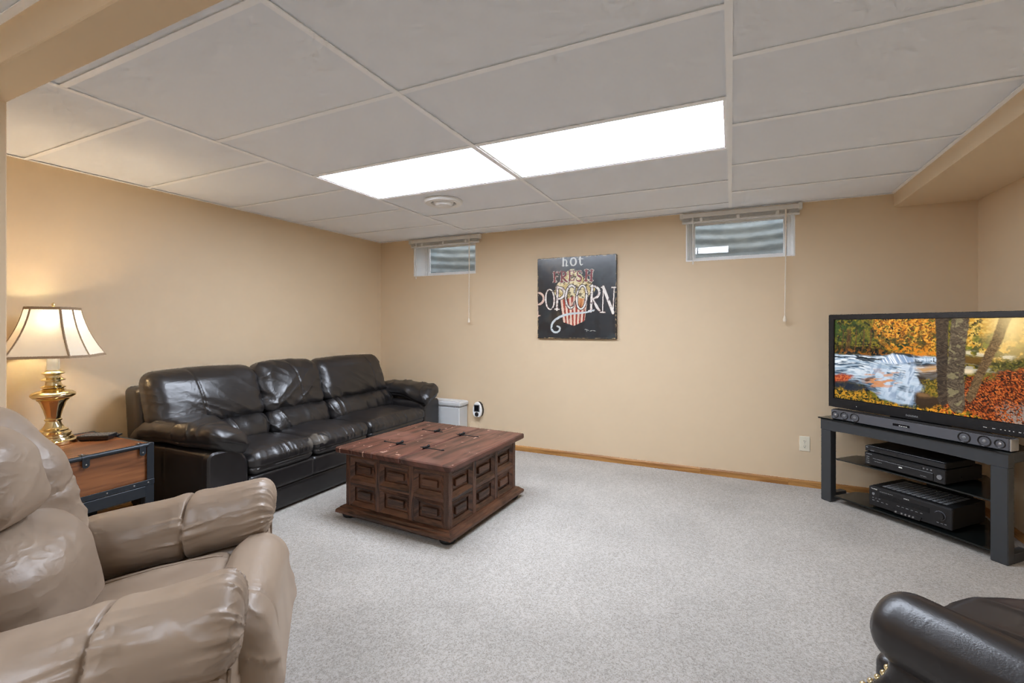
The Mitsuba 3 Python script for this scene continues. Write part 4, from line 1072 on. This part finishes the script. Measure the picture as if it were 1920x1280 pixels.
# slim player on the changer
sp = thing('disc_player', 'slim black disc player stacked on top of the disc changer', 'disc player')
z0 = z1; x0, x1, y0, y1 = -.240, .200, .050, .33
feet(sp, x0, x1, y0, y1, z0, .006, R); z0 += .006; z1 = z0 + .036
put(sp + '__case', box(x0, x1, y0 + .010, y1, z0, z1, .003), 'matte_black', to_world=R)
put(sp + '__front_panel', box(x0, x1, y0, y0 + .011, z0, z1 - .001, .004), 'gloss_black', to_world=R)
put(sp + '__tray_door', box(x0 + .03, x0 + .20, y0 - .0015, y0 + .001, z0 + .020, z0 + .032, .001), 'black_plastic', to_world=R)
put(sp + '__button', box(x0 + .008, x0 + .020, y0 - .002, y0, z0 + .024, z0 + .030), 'print_grey', to_world=R)
put(sp + '__top_strip', box(x0 + .01, x1 - .01, y0 + .004, y0 + .010, z1 - .0015, z1 + .0005), 'grey_plastic', to_world=R)
txt(sp, 'SONY', .006, x0 + .035, y0 - .0018, z0 + .006, R=R)
# receiver on the bottom shelf
rc = thing('receiver', 'black audio receiver with a slotted top and volume knob on the bottom shelf', 'receiver')
R = ST_ @ T().rotate([0, 0, 1], 1.6)
x0, x1, y0, y1, z0 = -.205, .227, .050, .400, .0522
feet(rc, x0, x1, y0, y1, z0, .012, R); z0 += .012; z1 = z0 + .122
put(rc + '__case', box(x0, x1, y0 + .012, y1, z0, z1, .003), 'matte_black', to_world=R)
put(rc + '__front_panel', box(x0 - .002, x1 + .002, y0, y0 + .013, z0 - .002, z1 - .002, .004), 'black_plastic', to_world=R)
put(rc + '__lower_panel', tm(m3.Manifold.hull_points(np.array([[x, y, z] for x, z in ((-.06, z0 - .002), (.075, z0 - .002), (.085, z0 + .022), (-.07, z0 + .022)) for y in (y0 - .006, y0 + .002)]))), 'black_plastic', to_world=R)
put(rc + '__display', box(x0 + .06, x1 - .105, y0 - .0015, y0 + .001, z0 + .062, z0 + .092, .001), 'gloss_black', to_world=R)
kn = put(rc + '__volume_knob', cyl((x1 - .055, y0 - .018, z0 + .066), (x1 - .055, y0, z0 + .066), .024, 36), 'black_plastic', smooth=40, to_world=R)
put(kn + '__ring', cyl((x1 - .055, y0 - .003, z0 + .066), (x1 - .055, y0 + .001, z0 + .066), .028, 36), 'slate_plastic', smooth=40, to_world=R)
put(rc + '__selector_knob', cyl((x0 + .028, y0 - .006, z0 + .078), (x0 + .028, y0, z0 + .078), .008, 18), 'grey_plastic', to_world=R)
for i, (x, z, w_) in enumerate([(x0 + .02 + .018 * q, z0 + .050, .010) for q in range(3)] + [(x0 + .02 + .026 * q, z0 + .034, .012) for q in range(4)] + [(-.045 + .024 * q, z0 + .044, .013) for q in range(6)] + [(x1 - .07 + .018 * q, z0 + .022, .011) for q in range(3)]):
    put(rc + '__button', box(x, x + w_, y0 - .003, y0, z, z + .004, .0008), 'grey_plastic', to_world=R)
for i in range(5):
    put(rc + '__jack', cyl((-.048 + (.02 * i if i else 0) + (.012 if i else 0), y0 - .0105, z0 + .009), (-.048 + (.02 * i if i else 0) + (.012 if i else 0), y0 - .005, z0 + .009), .005, 12), 'silver', to_world=R)
txt(rc, 'PIONEER', .006, x0 + .012, y0 - .0005, z0 + .106, 'print_white', R=R)
txt(rc, 'AUDIO/VIDEO RECEIVER', .0045, x0 + .062, y0 - .0005, z0 + .100, R=R)
txt(rc, 'DIGITAL', .005, -.01, y0 - .0005, z0 + .100, 'print_white', R=R)
for i in range(13):                      # vent slats on the lid: rows of short fins
    xx = x0 + .045 + .0265 * i
    for j in range(6):
        yy = y0 + .055 + .043 * j
        put(rc + '__vent_fin', box(xx, xx + .020, yy, yy + .034, z1 - .001, z1 + .0012), 'grey_plastic', to_world=R)
# ------------------------------------------------------------------ upholstery helpers
def pillow(c, half, r, crown=(0, 0, 0)):
    """A stuffed box: the sdf of a rounded box whose faces swell by crown along each axis."""
    c, half, crown = map(np.asarray, (c, half, crown))
    def f(x, y, z):
        u = [np.clip((a - b) / k, -1.2, 1.2) for a, b, k in zip((x, y, z), c, half)]
        g = [np.clip(1 - t * t, 0, 1) for t in u]
        d = rbox(x, y, z, c, half, r)
        return d - crown[0] * g[1] * g[2] * np.abs(u[0]) - crown[1] * g[0] * g[2] * np.abs(u[1]) - crown[2] * g[0] * g[1] * np.abs(u[2])
    return f

# ------------------------------------------------------------------ black leather sofa
sofa = thing('sofa', 'black leather three-seat sofa with plump pillow arms against the left wall', 'sofa')
YS = [1.890, 2.380, 2.920, 3.690]
def seat_cushion(k):
    y0, y1 = YS[k] + .002, YS[k + 1] - .002
    yc, hy = (y0 + y1) / 2, (y1 - y0) / 2
    base = pillow((-2.93, yc, .368), (.272, hy, .072), .055, (.012, .004, .026))
    def f(x, y, z):
        d = base(x, y, z)
        front = sm(-2.80, -2.68, x)
        d = d + .012 * gauss(z - .346, .007) * sm(-2.74, -2.68, x)                       # seam round the front
        w = .65 * folds((x + z) * 5, y * 24, z * 3, 11 + k) + .45 * folds((x + z) * 7, y * 52, z * 3, 17 + k)
        d = d - .0105 * w * front * sm(.33, .40, z)
        d = d + .006 * folds(x * 4 + y * 2, y * 9, z * 2, 31 + k) * (1 - front) * sm(.40, .43, z)
        d = d - .006 * (nz(x * 5, y * 5, z * 5, 41 + k) - .5) * 2
        return d
    return sdf_mesh(f, (-3.25, y0 - .02, .28), (-2.60, y1 + .02, .50), .0085)
for k in range(3):
    put(sofa + '__seat_cushion', seat_cushion(k), 'black_leather', smooth=True)
LEAN = .30
BYS = [(1.628, 2.352), (2.356, 2.922), (2.926, 3.712)]
def back_pillow(k, seam_y):
    y0, y1 = BYS[k]; yc, hy = (y0 + y1) / 2, (y1 - y0) / 2
    base = pillow((-3.235, yc, .752), (.098, hy, .180), .080, (.030, .004, .014))
    def f(x, y, z):
        xs_ = x + LEAN * (z - .60)
        d = base(xs_, y, z)
        fr = sm(-3.30, -3.20, xs_)
        d = d + .007 * gauss(y - seam_y - .10 * (.75 - z), .006) * fr
        a = y * .8 + z * .6 * (1 if k != 1 else -1)
        d = d - .014 * folds(a * 3, (z - .75 * y * (1 if k % 2 else -1)) * 7, xs_ * 3, 51 + k, .9) * fr * (.7 if k == 1 else sm(.88, .68, z) * .75 + .15)
        d = d - .007 * folds(a * 6, (z + .5 * y) * 16, xs_ * 6, 151 + k, .8) * fr * (.9 if k == 1 else sm(.90, .66, z))
        d = d - .006 * (nz(y * 6, z * 6, xs_ * 6, 57 + k) - .5) * 2 * fr
        low = gauss(z - .60, .055)
        d = d - .014 * low * folds(z * 4, y * 15 + z * 6, 0, 61 + k) * fr
        end = gauss(np.minimum(y - y0, y1 - y), .06)
        d = d - .007 * end * folds(y * 4, z * 20 + y * 6, 0, 71 + k) * fr
        return d
    return sdf_mesh(f, (-3.52, y0 - .02, .55), (-3.05, y1 + .02, .97), .0085)
def lumbar(k):
    y0, y1 = [(1.80, 2.350), (2.358, 2.920), (2.928, 3.74)][k]; yc, hy = (y0 + y1) / 2, (y1 - y0) / 2
    base = pillow((-3.170, yc, .500), (.098, hy, .100), .080, (.020, .002, .004))
    def f(x, y, z):
        xs_ = x + LEAN * (z - .50)
        d = base(xs_, y, z)
        d = d - .012 * folds(z * 3 + xs_ * 3, y * 15 + z * 3, 0, 81 + k) * sm(-3.2, -3.08, xs_)
        d = d - .010 * gauss(np.minimum(y - y0, y1 - y), .09) * folds(z * 2, y * 16 + z * 14, 0, 91 + k) * sm(-3.2, -3.1, xs_)
        return d
    return sdf_mesh(f, (-3.42, y0 - .02, .38), (-2.98, y1 + .02, .63), .0085)
for k, sy_ in enumerate((1.90, 2.66, 3.52)):
    put(sofa + '__back_pillow', back_pillow(k, sy_), 'black_leather', smooth=True)
    put(sofa + '__lumbar_cushion', lumbar(k), 'black_leather', smooth=True)
def back_shell(x, y, z):
    return rbox(x + .10 * (z - .45), y, z, (-3.455, 2.69, .45), (.085, 1.045, .385), .04)
put(sofa + '__back_frame', sdf_mesh(back_shell, (-3.62, 1.62, .05), (-3.32, 3.76, .85), .016), 'black_leather', smooth=True)
for s, y0, y1 in ((1, 1.640, 1.886), (-1, 3.694, 3.945)):
    yc = (y0 + y1) / 2
    put(sofa + '__arm_body', sdf_mesh(lambda x, y, z: rbox(x, y, z, (-3.10, yc, .265), (.385, (y1 - y0) / 2 - .008, .235), .035) + .006 * gauss(x + 3.13, .006), (-3.5, y0 - .01, .02), (-2.70, y1 + .01, .51), .012), 'black_leather', smooth=True)
    # front facing panel, its top rounded more on the inner side
    yo, yi = (y0, y1) if s > 0 else (y1, y0)
    n = 10
    ro, ri = .045, .135
    outl = [(yo, .028), (yi, .028)] + [(yi - s * ri + s * ri * math.cos(a), .500 - ri + ri * math.sin(a)) for a in np.linspace(0, math.pi / 2, n)] + [(yo + s * ro - s * ro * math.sin(a), .500 - ro + ro * math.cos(a)) for a in np.linspace(0, math.pi / 2, n)]
    pan = Polygon(outl).buffer(-.014).buffer(.010)
    pts = [(q[0], q[1]) for q in pan.exterior.coords]; big = list(pan.buffer(.004).exterior.coords)
    hullm = m3.Manifold.hull_points(np.array([[-2.683, *q] for q in pan.buffer(-.008).exterior.coords] + [[-2.690, *q] for q in big] + [[-2.725, *q] for q in big]))
    put(sofa + '__arm_panel', tm(hullm), 'black_leather', smooth=35)
    welt = np.array([(-2.694, *q) for q in Polygon(outl).buffer(-.006).exterior.coords])
    put(sofa + '__arm_welt', tube(welt, .0045, 6), 'black_leather', smooth=True)
    def arm_pillow(x, y, z, yc=yc, s=s):
        t = sm(-2.98, -2.68, x)
        zc = .560 + .022 * gauss(x + 3.06, .22) - t * (.020 + .050 * np.clip(s * (y - yc) / .14, -1, 1.2)) - .050 * sm(-3.25, -3.45, x)
        wid = .148 - .030 * t
        yy = y - yc - s * (.022 * t) + s * .010
        d = rbox(x, yy, z - zc, (-3.055, 0, 0), (.395, wid, .064), .062)
        d = d - .014 * np.clip(1 - (yy / wid) ** 2, 0, 1) * np.sign(np.maximum(z - zc, 0))
        outer = sm(.06, .13, np.abs(yy))
        d = d + .010 * gauss(z - zc + .030, .007) * outer                       # seam along the side
        d = d - .008 * folds(y * 4 + z * 3, x * 15 + y * 5, z * 2, 101 + (s > 0), .7) * sm(.62, .50, np.abs(x + 2.78) + .0) * sm(-.03, .03, z - zc) * 1.7
        d = d - .006 * gauss(x + 2.66, .09) * folds(x * 5, y * 22 + z * 22, 0, 105)
        return d
    put(sofa + '__arm_pillow', sdf_mesh(arm_pillow, (-3.46, y0 - .05, .36), (-2.58, y1 + .06, .67), .0085), 'black_leather', smooth=True)
def rail(x, y, z):
    d = rbox(x, y, z, (-3.05, 2.79, .232), (.372, .90, .066), .022)
    for q in (2.38, 2.92): d = d + .007 * gauss(y - q, .006)
    return d - .004 * (nz(x * 4, y * 7, z * 9, 7) - .5)
put(sofa + '__front_rail', sdf_mesh(rail, (-3.45, 1.88, .15), (-2.66, 3.70, .31), .012), 'black_leather', smooth=True)
def plinth(x, y, z):
    d = rbox(x, y, z, (-3.09, 2.79, .092), (.392, .90, .074), .014)
    return d + .006 * gauss(y - 2.76, .006)
put(sofa + '__plinth', sdf_mesh(plinth, (-3.5, 1.88, .01), (-2.68, 3.70, .18), .012), 'black_leather', smooth=True)
for x in (-3.44, -2.80):
    for y in (1.70, 3.88):
        put(sofa + '__foot', cyl((x, y, 0), (x, y, .036), .028, 16), 'matte_black')

# ------------------------------------------------------------------ taupe leather recliner
rec = thing('recliner', 'taupe leather recliner with thick pillow arms in the left foreground', 'recliner')
RX, RY, RR = -1.362, 1.027, -math.degrees(math.atan2(.682, .731))
RT = TW(RX, RY, 0, RR)
TL = 'taupe_leather'
def arm_pad(s):
    seam = -.290
    def f(x, y, z):
        zz = z - (-.004 if s > 0 else .0165) - .13 * y + .018 * sm(-.06, .02, y)
        xx = x * s - (.366 if s > 0 else .338)
        wob = .006 * (nz(x * 6, y * 6, z * 6, 121) - .5) * 2
        q1, q2 = np.abs(xx) - .018, np.abs(zz - .514) - .001
        d = np.sqrt(np.maximum(q1, 0) ** 2 + np.maximum(q2, 0) ** 2) + np.minimum(np.maximum(q1, q2), 0) - .100
        d = smax(d, np.abs(y + .340) - .320, .085)
        d = d - .010 * np.clip(1 - (xx / .14) ** 2, 0, 1) * sm(.45, .6, zz) - wob
        sd_ = y - seam - .05 * (z - .6) * (1 if s > 0 else .3)
        d = d + .012 * gauss(sd_, .0042) - .005 * gauss(np.abs(sd_) - .028, .025)
        ang = np.arctan2(zz - .49, xx)
        pull = gauss(sd_, .085) * folds(y * 3, ang * 6.5 + 3.0 * y * np.sign(sd_), 0, 131 + s, .5)
        d = d - .014 * pull * sm(1.0, .1, np.abs(ang - (.55 if s > 0 else 2.8)) * .8)
        d = d - .008 * gauss(y + .03, .085) * folds(y * 3, ang * 5.5 + 3 * y, 0, 137 + s, .5)
        d = d - .010 * folds((y + z) * 4, xx * 9 + z * 9 - y * 3, 0, 141 + s, .9) * sm(.06, .12, xx)
        return d
    return sdf_mesh(f, *sorted_box(s, (.18, .53), (-.70, .06), (.28, .68)), .0056)
def sorted_box(s, xr, yr, zr):
    xs_ = sorted((s * xr[0], s * xr[1]))
    return (xs_[0], yr[0], zr[0]), (xs_[1], yr[1], zr[1])
for s in (1, -1):
    put(rec + '__arm_pad', arm_pad(s), TL, smooth=True, to_world=RT)
    def band_(x, y, z, s=s):
        zz = z - .10 * (y + .10)
        d = rbox(x * s, y, zz, (.372, -.345, .366), (.094, .308, .050), .034)
        return d - .004 * (nz(x * 9, y * 6, z * 9, 151) - .5)
    put(rec + '__arm_band', sdf_mesh(band_, *sorted_box(s, (.26, .49), (-.68, .03), (.28, .48)), .011), TL, smooth=True, to_world=RT)
    def side(x, y, z, s=s):
        return rbox(x * s, y, z, (.365, -.345, .185), (.088, .312, .150), .022) - .003 * (nz(x * 6, y * 6, z * 6, 153) - .5)
    put(rec + '__side_panel', sdf_mesh(side, *sorted_box(s, (.26, .48), (-.68, .0), (.02, .36)), .012), TL, smooth=True, to_world=RT)
    def fpanel(x, y, z, s=s):
        return rbox(x * s, y, z, (.352, -.060, .225), (.094, .022, .200), .018)
    put(rec + '__front_panel', sdf_mesh(fpanel, *sorted_box(s, (.24, .46), (-.07, .01), (.01, .46)), .009), TL, smooth=True, to_world=RT)
    for xx in (.262, .442):
        put(rec + '__welt', tube([(s * xx, -.038, .03), (s * xx, -.036, .20), (s * xx, -.038, .36), (s * (xx - .01 if xx > .3 else xx + .01), -.036, .42)], .005, 6), TL, smooth=True, to_world=RT)
def seat(x, y, z):
    zz = z - .10 * (y + .30)
    d = pillow((0, -.330, .335), (.232, .205, .085), .052, (0, .004, .018))(x, y, zz)
    d = d - .0045 * gauss(np.abs(x) - .150, .0045) * sm(.36, .40, zz) + .004 * gauss(np.abs(x) - .158, .006) * sm(.36, .40, zz)
    d = d - .004 * folds(x * 3, y * 8 + x * 3, 0, 161) * sm(.38, .42, zz)
    return d
def surface_z(f, x, y, lo, hi):
    z = np.linspace(lo, hi, 120)
    v = f(np.full(120, x), np.full(120, y), z)
    k = np.nonzero(v < 0)[0]
    return z[k[-1]] if len(k) else lo
for xx in (-.150, .150):
    put(rec + '__seat_welt', tube([(xx, yy, surface_z(seat, xx, yy, .3, .52) + .001) for yy in np.linspace(-.50, -.155, 14)], .0036, 6), TL, smooth=True, to_world=RT)
put(rec + '__seat_cushion', sdf_mesh(seat, (-.26, -.60, .22), (.26, .0, .50), .0085), TL, smooth=True, to_world=RT)
def pad(x, y, z):
    a = rbox(x, y + .18 * (z - .33), z, (0, -.030, .315), (.298, .078, .142), .072)
    b = rbox(x, y, z - .06 * (y + .1), (0, -.062, .385), (.225, .070, .070), .055)
    d = smin(a, b, .05)
    d = d - .010 * gauss(np.abs(x) - .285, .07) * folds(x * 3, z * 17 + y * 12, 0, 171, .6)
    d = d - .012 * gauss(z - .225, .075) * folds(z * 3 + y * 3, x * 12 + z * 7, 0, 173, .7) * sm(.15, .28, np.abs(x))
    d = d + .006 * gauss(x - .17 - .08 * (.45 - z), .005) * sm(.30, .40, z)
    d = d - .004 * folds(x * 2, y * 9 + x * 2, z * 4, 175) * sm(.36, .44, z)
    return d
put(rec + '__footrest_pad', sdf_mesh(pad, (-.34, -.22, .14), (.34, .18, .52), .0085), TL, smooth=True, to_world=RT)
put(rec + '__footrest_fold', sdf_mesh(lambda x, y, z: rbox(x, y, z, (0, -.055, .195), (.262, .060, .085), .05) - .010 * folds(x * 2, z * 14 + x * 12, 0, 177), (-.30, -.08, .08), (.30, .10, .30), .011), TL, smooth=True, to_world=RT)
put(rec + '__base_panel', sdf_mesh(lambda x, y, z: rbox(x, y, z, (0, -.32, .115), (.270, .335, .100), .02), (-.29, -.67, .01), (.29, .03, .23), .014), TL, smooth=True, to_world=RT)
for x in (-.38, .38):
    for y in (-.06, -.58):
        put(rec + '__foot', cyl((x, y, 0), (x, y, .045), .022, 14), 'matte_black', to_world=RT)
LEANR = .24
def shell(x, y, z):
    yy = y + LEANR * (z - .45)
    d = rbox(x, yy, z, (0, -.704, .650), (.355, .095, .325), .092)
    w = rbox(np.abs(x), yy, z, (.275, -.665, .610), (.085, .105, .225), .075)           # wings that come forward beside the pillows
    d = smin(d, w, .10)
    d = d + .008 * gauss(z - .72 - .25 * (np.abs(x) - .3), .006) * sm(.12, .25, np.abs(x))
    d = d - .008 * folds(x * 3 + z * 2, z * 15 + yy * 12, 0, 181, .8) * sm(.1, .25, np.abs(x))
    d = d - .016 * gauss(z - .55, .10) * folds(x * 2 + yy * 2, z * 13 - x * 9, 0, 183, .8) * sm(.18, .28, np.abs(x))
    return d
put(rec + '__back', sdf_mesh(shell, (-.42, -1.0, .30), (.42, -.42, 1.06), .009), TL, smooth=True, to_world=RT)
def lumb(x, y, z):
    yy = y + LEANR * (z - .45)
    d = pillow((0, -.610, .490), (.225, .105, .170), .098, (0, .035, .0))(x, yy, z)
    d = d - .020 * folds(x * 2.2 + yy, (z - .35 * np.abs(x)) * 8 + x * 1.5, 0, 191, 1.0) * sm(.44, .62, z)
    d = d - .004 * folds(z * 2, x * 6, 0, 193)
    return d
put(rec + '__lumbar_cushion', sdf_mesh(lumb, (-.32, -.72, .32), (.32, -.36, .74), .0085), TL, smooth=True, to_world=RT)
def head(x, y, z):
    yy = y + LEANR * (z - .45)
    d = pillow((0, -.630, .812), (.165, .090, .140), .088, (0, .030, .0))(x, yy, z)
    d = d - .009 * folds(z * 2.5 + yy, x * 9 + z * 3, 0, 197, .9) * gauss(z - .70, .09)
    d = d - .006 * folds(x * 3, z * 9 + x * 5, 0, 199, .9)
    return d
put(rec + '__head_cushion', sdf_mesh(head, (-.31, -.80, .66), (.31, -.46, 1.01), .0085), TL, smooth=True, to_world=RT)

# ------------------------------------------------------------------ dark leather club chair with nailhead trim
ch = thing('armchair', 'dark brown-black leather club chair with rolled arms and brass nailheads in the right foreground', 'armchair')
CX, CY = .671, 1.608
CR = -math.degrees(math.atan2(-.65, .76))
CTW = TW(CX, CY, 0, CR)
BL = 'brown_black_leather'
for s in (-1, 1):
    def roll(x, y, z, s=s):
        t = np.clip((-y) / .75, 0, 1)
        xc, zc, r = .418 + .02 * t, .546 + .035 * np.sin(t * np.pi * .5), .080 - .006 * t
        dy = np.maximum(0, y + .020) * 1.0
        q = np.sqrt(((x * s - xc)) ** 2 + ((z - zc)) ** 2 + dy ** 2)
        front = smax(q - r, y - .048, .045)
        back = np.maximum(0, -.66 - y)
        d = smax(front, -.62 - y, .03)
        return d - .0025 * folds(y * 2, x * 12 + z * 12, 0, 211)
    put(ch + '__rolled_arm', sdf_mesh(roll, *sorted_box(s, (.30, .54), (-.76, .08), (.43, .68)), .008), BL, smooth=True, to_world=CTW)
    def arm_out(x, y, z, s=s):
        flare = .11 * sm(.47, .28, z) * sm(-.25, .02, y)
        d = rbox(x * s - .4 * flare, y - flare, z, (.402, -.300, .315), (.066, .310, .185), .030)
        return d
    put(ch + '__arm_panel', sdf_mesh(arm_out, *sorted_box(s, (.30, .52), (-.74, .10), (.11, .52)), .010), BL, smooth=True, to_world=CTW)
    nh = trimesh.creation.icosphere(1, .0075)
    for q in range(20):
        z = .452 - .0165 * q
        yf = .012 + .11 * float(sm(.47, .28, z)) 
        put(ch + '__nailhead', nh, 'brass', smooth=True, to_world=CTW @ T().translate([s * (.450 + .044 * float(sm(.47, .28, z))), yf - .006, z]))
    put(ch + '__front_leg', lathe([(.016, 0), (.022, .010), (.024, .03), (.020, .05), (.032, .085), (.042, .11), (.042, .13)], 24), 'gloss_black', smooth=40, to_world=CTW @ T().translate([s * .40, -.01, 0]))
    put(ch + '__rear_leg', lathe([(.016, 0), (.020, .06), (.028, .13)], 16), 'gloss_black', smooth=40, to_world=CTW @ T().translate([s * .36, -.57, 0]))
def cseat(x, y, z):
    r2 = np.sqrt((x * 1.04) ** 2 + (np.maximum(y + .23, 0)) ** 2 + (np.minimum(y + .23, 0) * .55) ** 2)
    flat = r2 - .368
    inside_ = np.abs(x) - .338 - .05 * sm(-.02, .03, y)
    flat = smax(flat, smax(inside_, -.52 - y, .02), .02)
    zt = .474 + .018 * np.clip(1 - (r2 / .36) ** 2, 0, 1)
    d = smax(flat, np.maximum(z - zt, .340 - z), .035)
    d = d - .006 * gauss(z - .460, .006) * gauss(flat + .004, .012)
    d = d - .005 * folds(y * 2 + x * .5, x * 8 + y * 1.5, 0, 221) * sm(.45, .48, z)
    return d
put(ch + '__seat_cushion', sdf_mesh(cseat, (-.40, -.64, .31), (.40, .17, .50), .009), BL, smooth=True, to_world=CTW)
def apron(x, y, z):
    r2 = np.sqrt((x * 1.04) ** 2 + (np.maximum(y + .23, 0)) ** 2 + (np.minimum(y + .23, 0) * .55) ** 2)
    return smax(smax(r2 - .350, smax(np.abs(x) - .345, -.58 - y, .02), .02), np.maximum(z - .335, .125 - z), .03)
put(ch + '__apron', sdf_mesh(apron, (-.40, -.68, .11), (.40, .16, .35), .012), BL, smooth=True, to_world=CTW)
put(ch + '__front_rail', sdf_mesh(lambda x, y, z: rbox(x, y, z, (0, .034, .300), (.378, .070, .120), .03), (-.43, -.05, .16), (.43, .13, .46), .012), BL, smooth=True, to_world=CTW)
def cback(x, y, z):
    yy = y + .10 * (z - .45)
    d = rbox(x, yy, z, (0, -.580, .560), (.430, .075, .380), .07)
    return d - .012 * np.clip(1 - (x / .4) ** 2, 0, 1) * (yy > -.58)
put(ch + '__back', sdf_mesh(cback, (-.46, -.76, .16), (.46, -.42, .96), .013), BL, smooth=True, to_world=CTW)
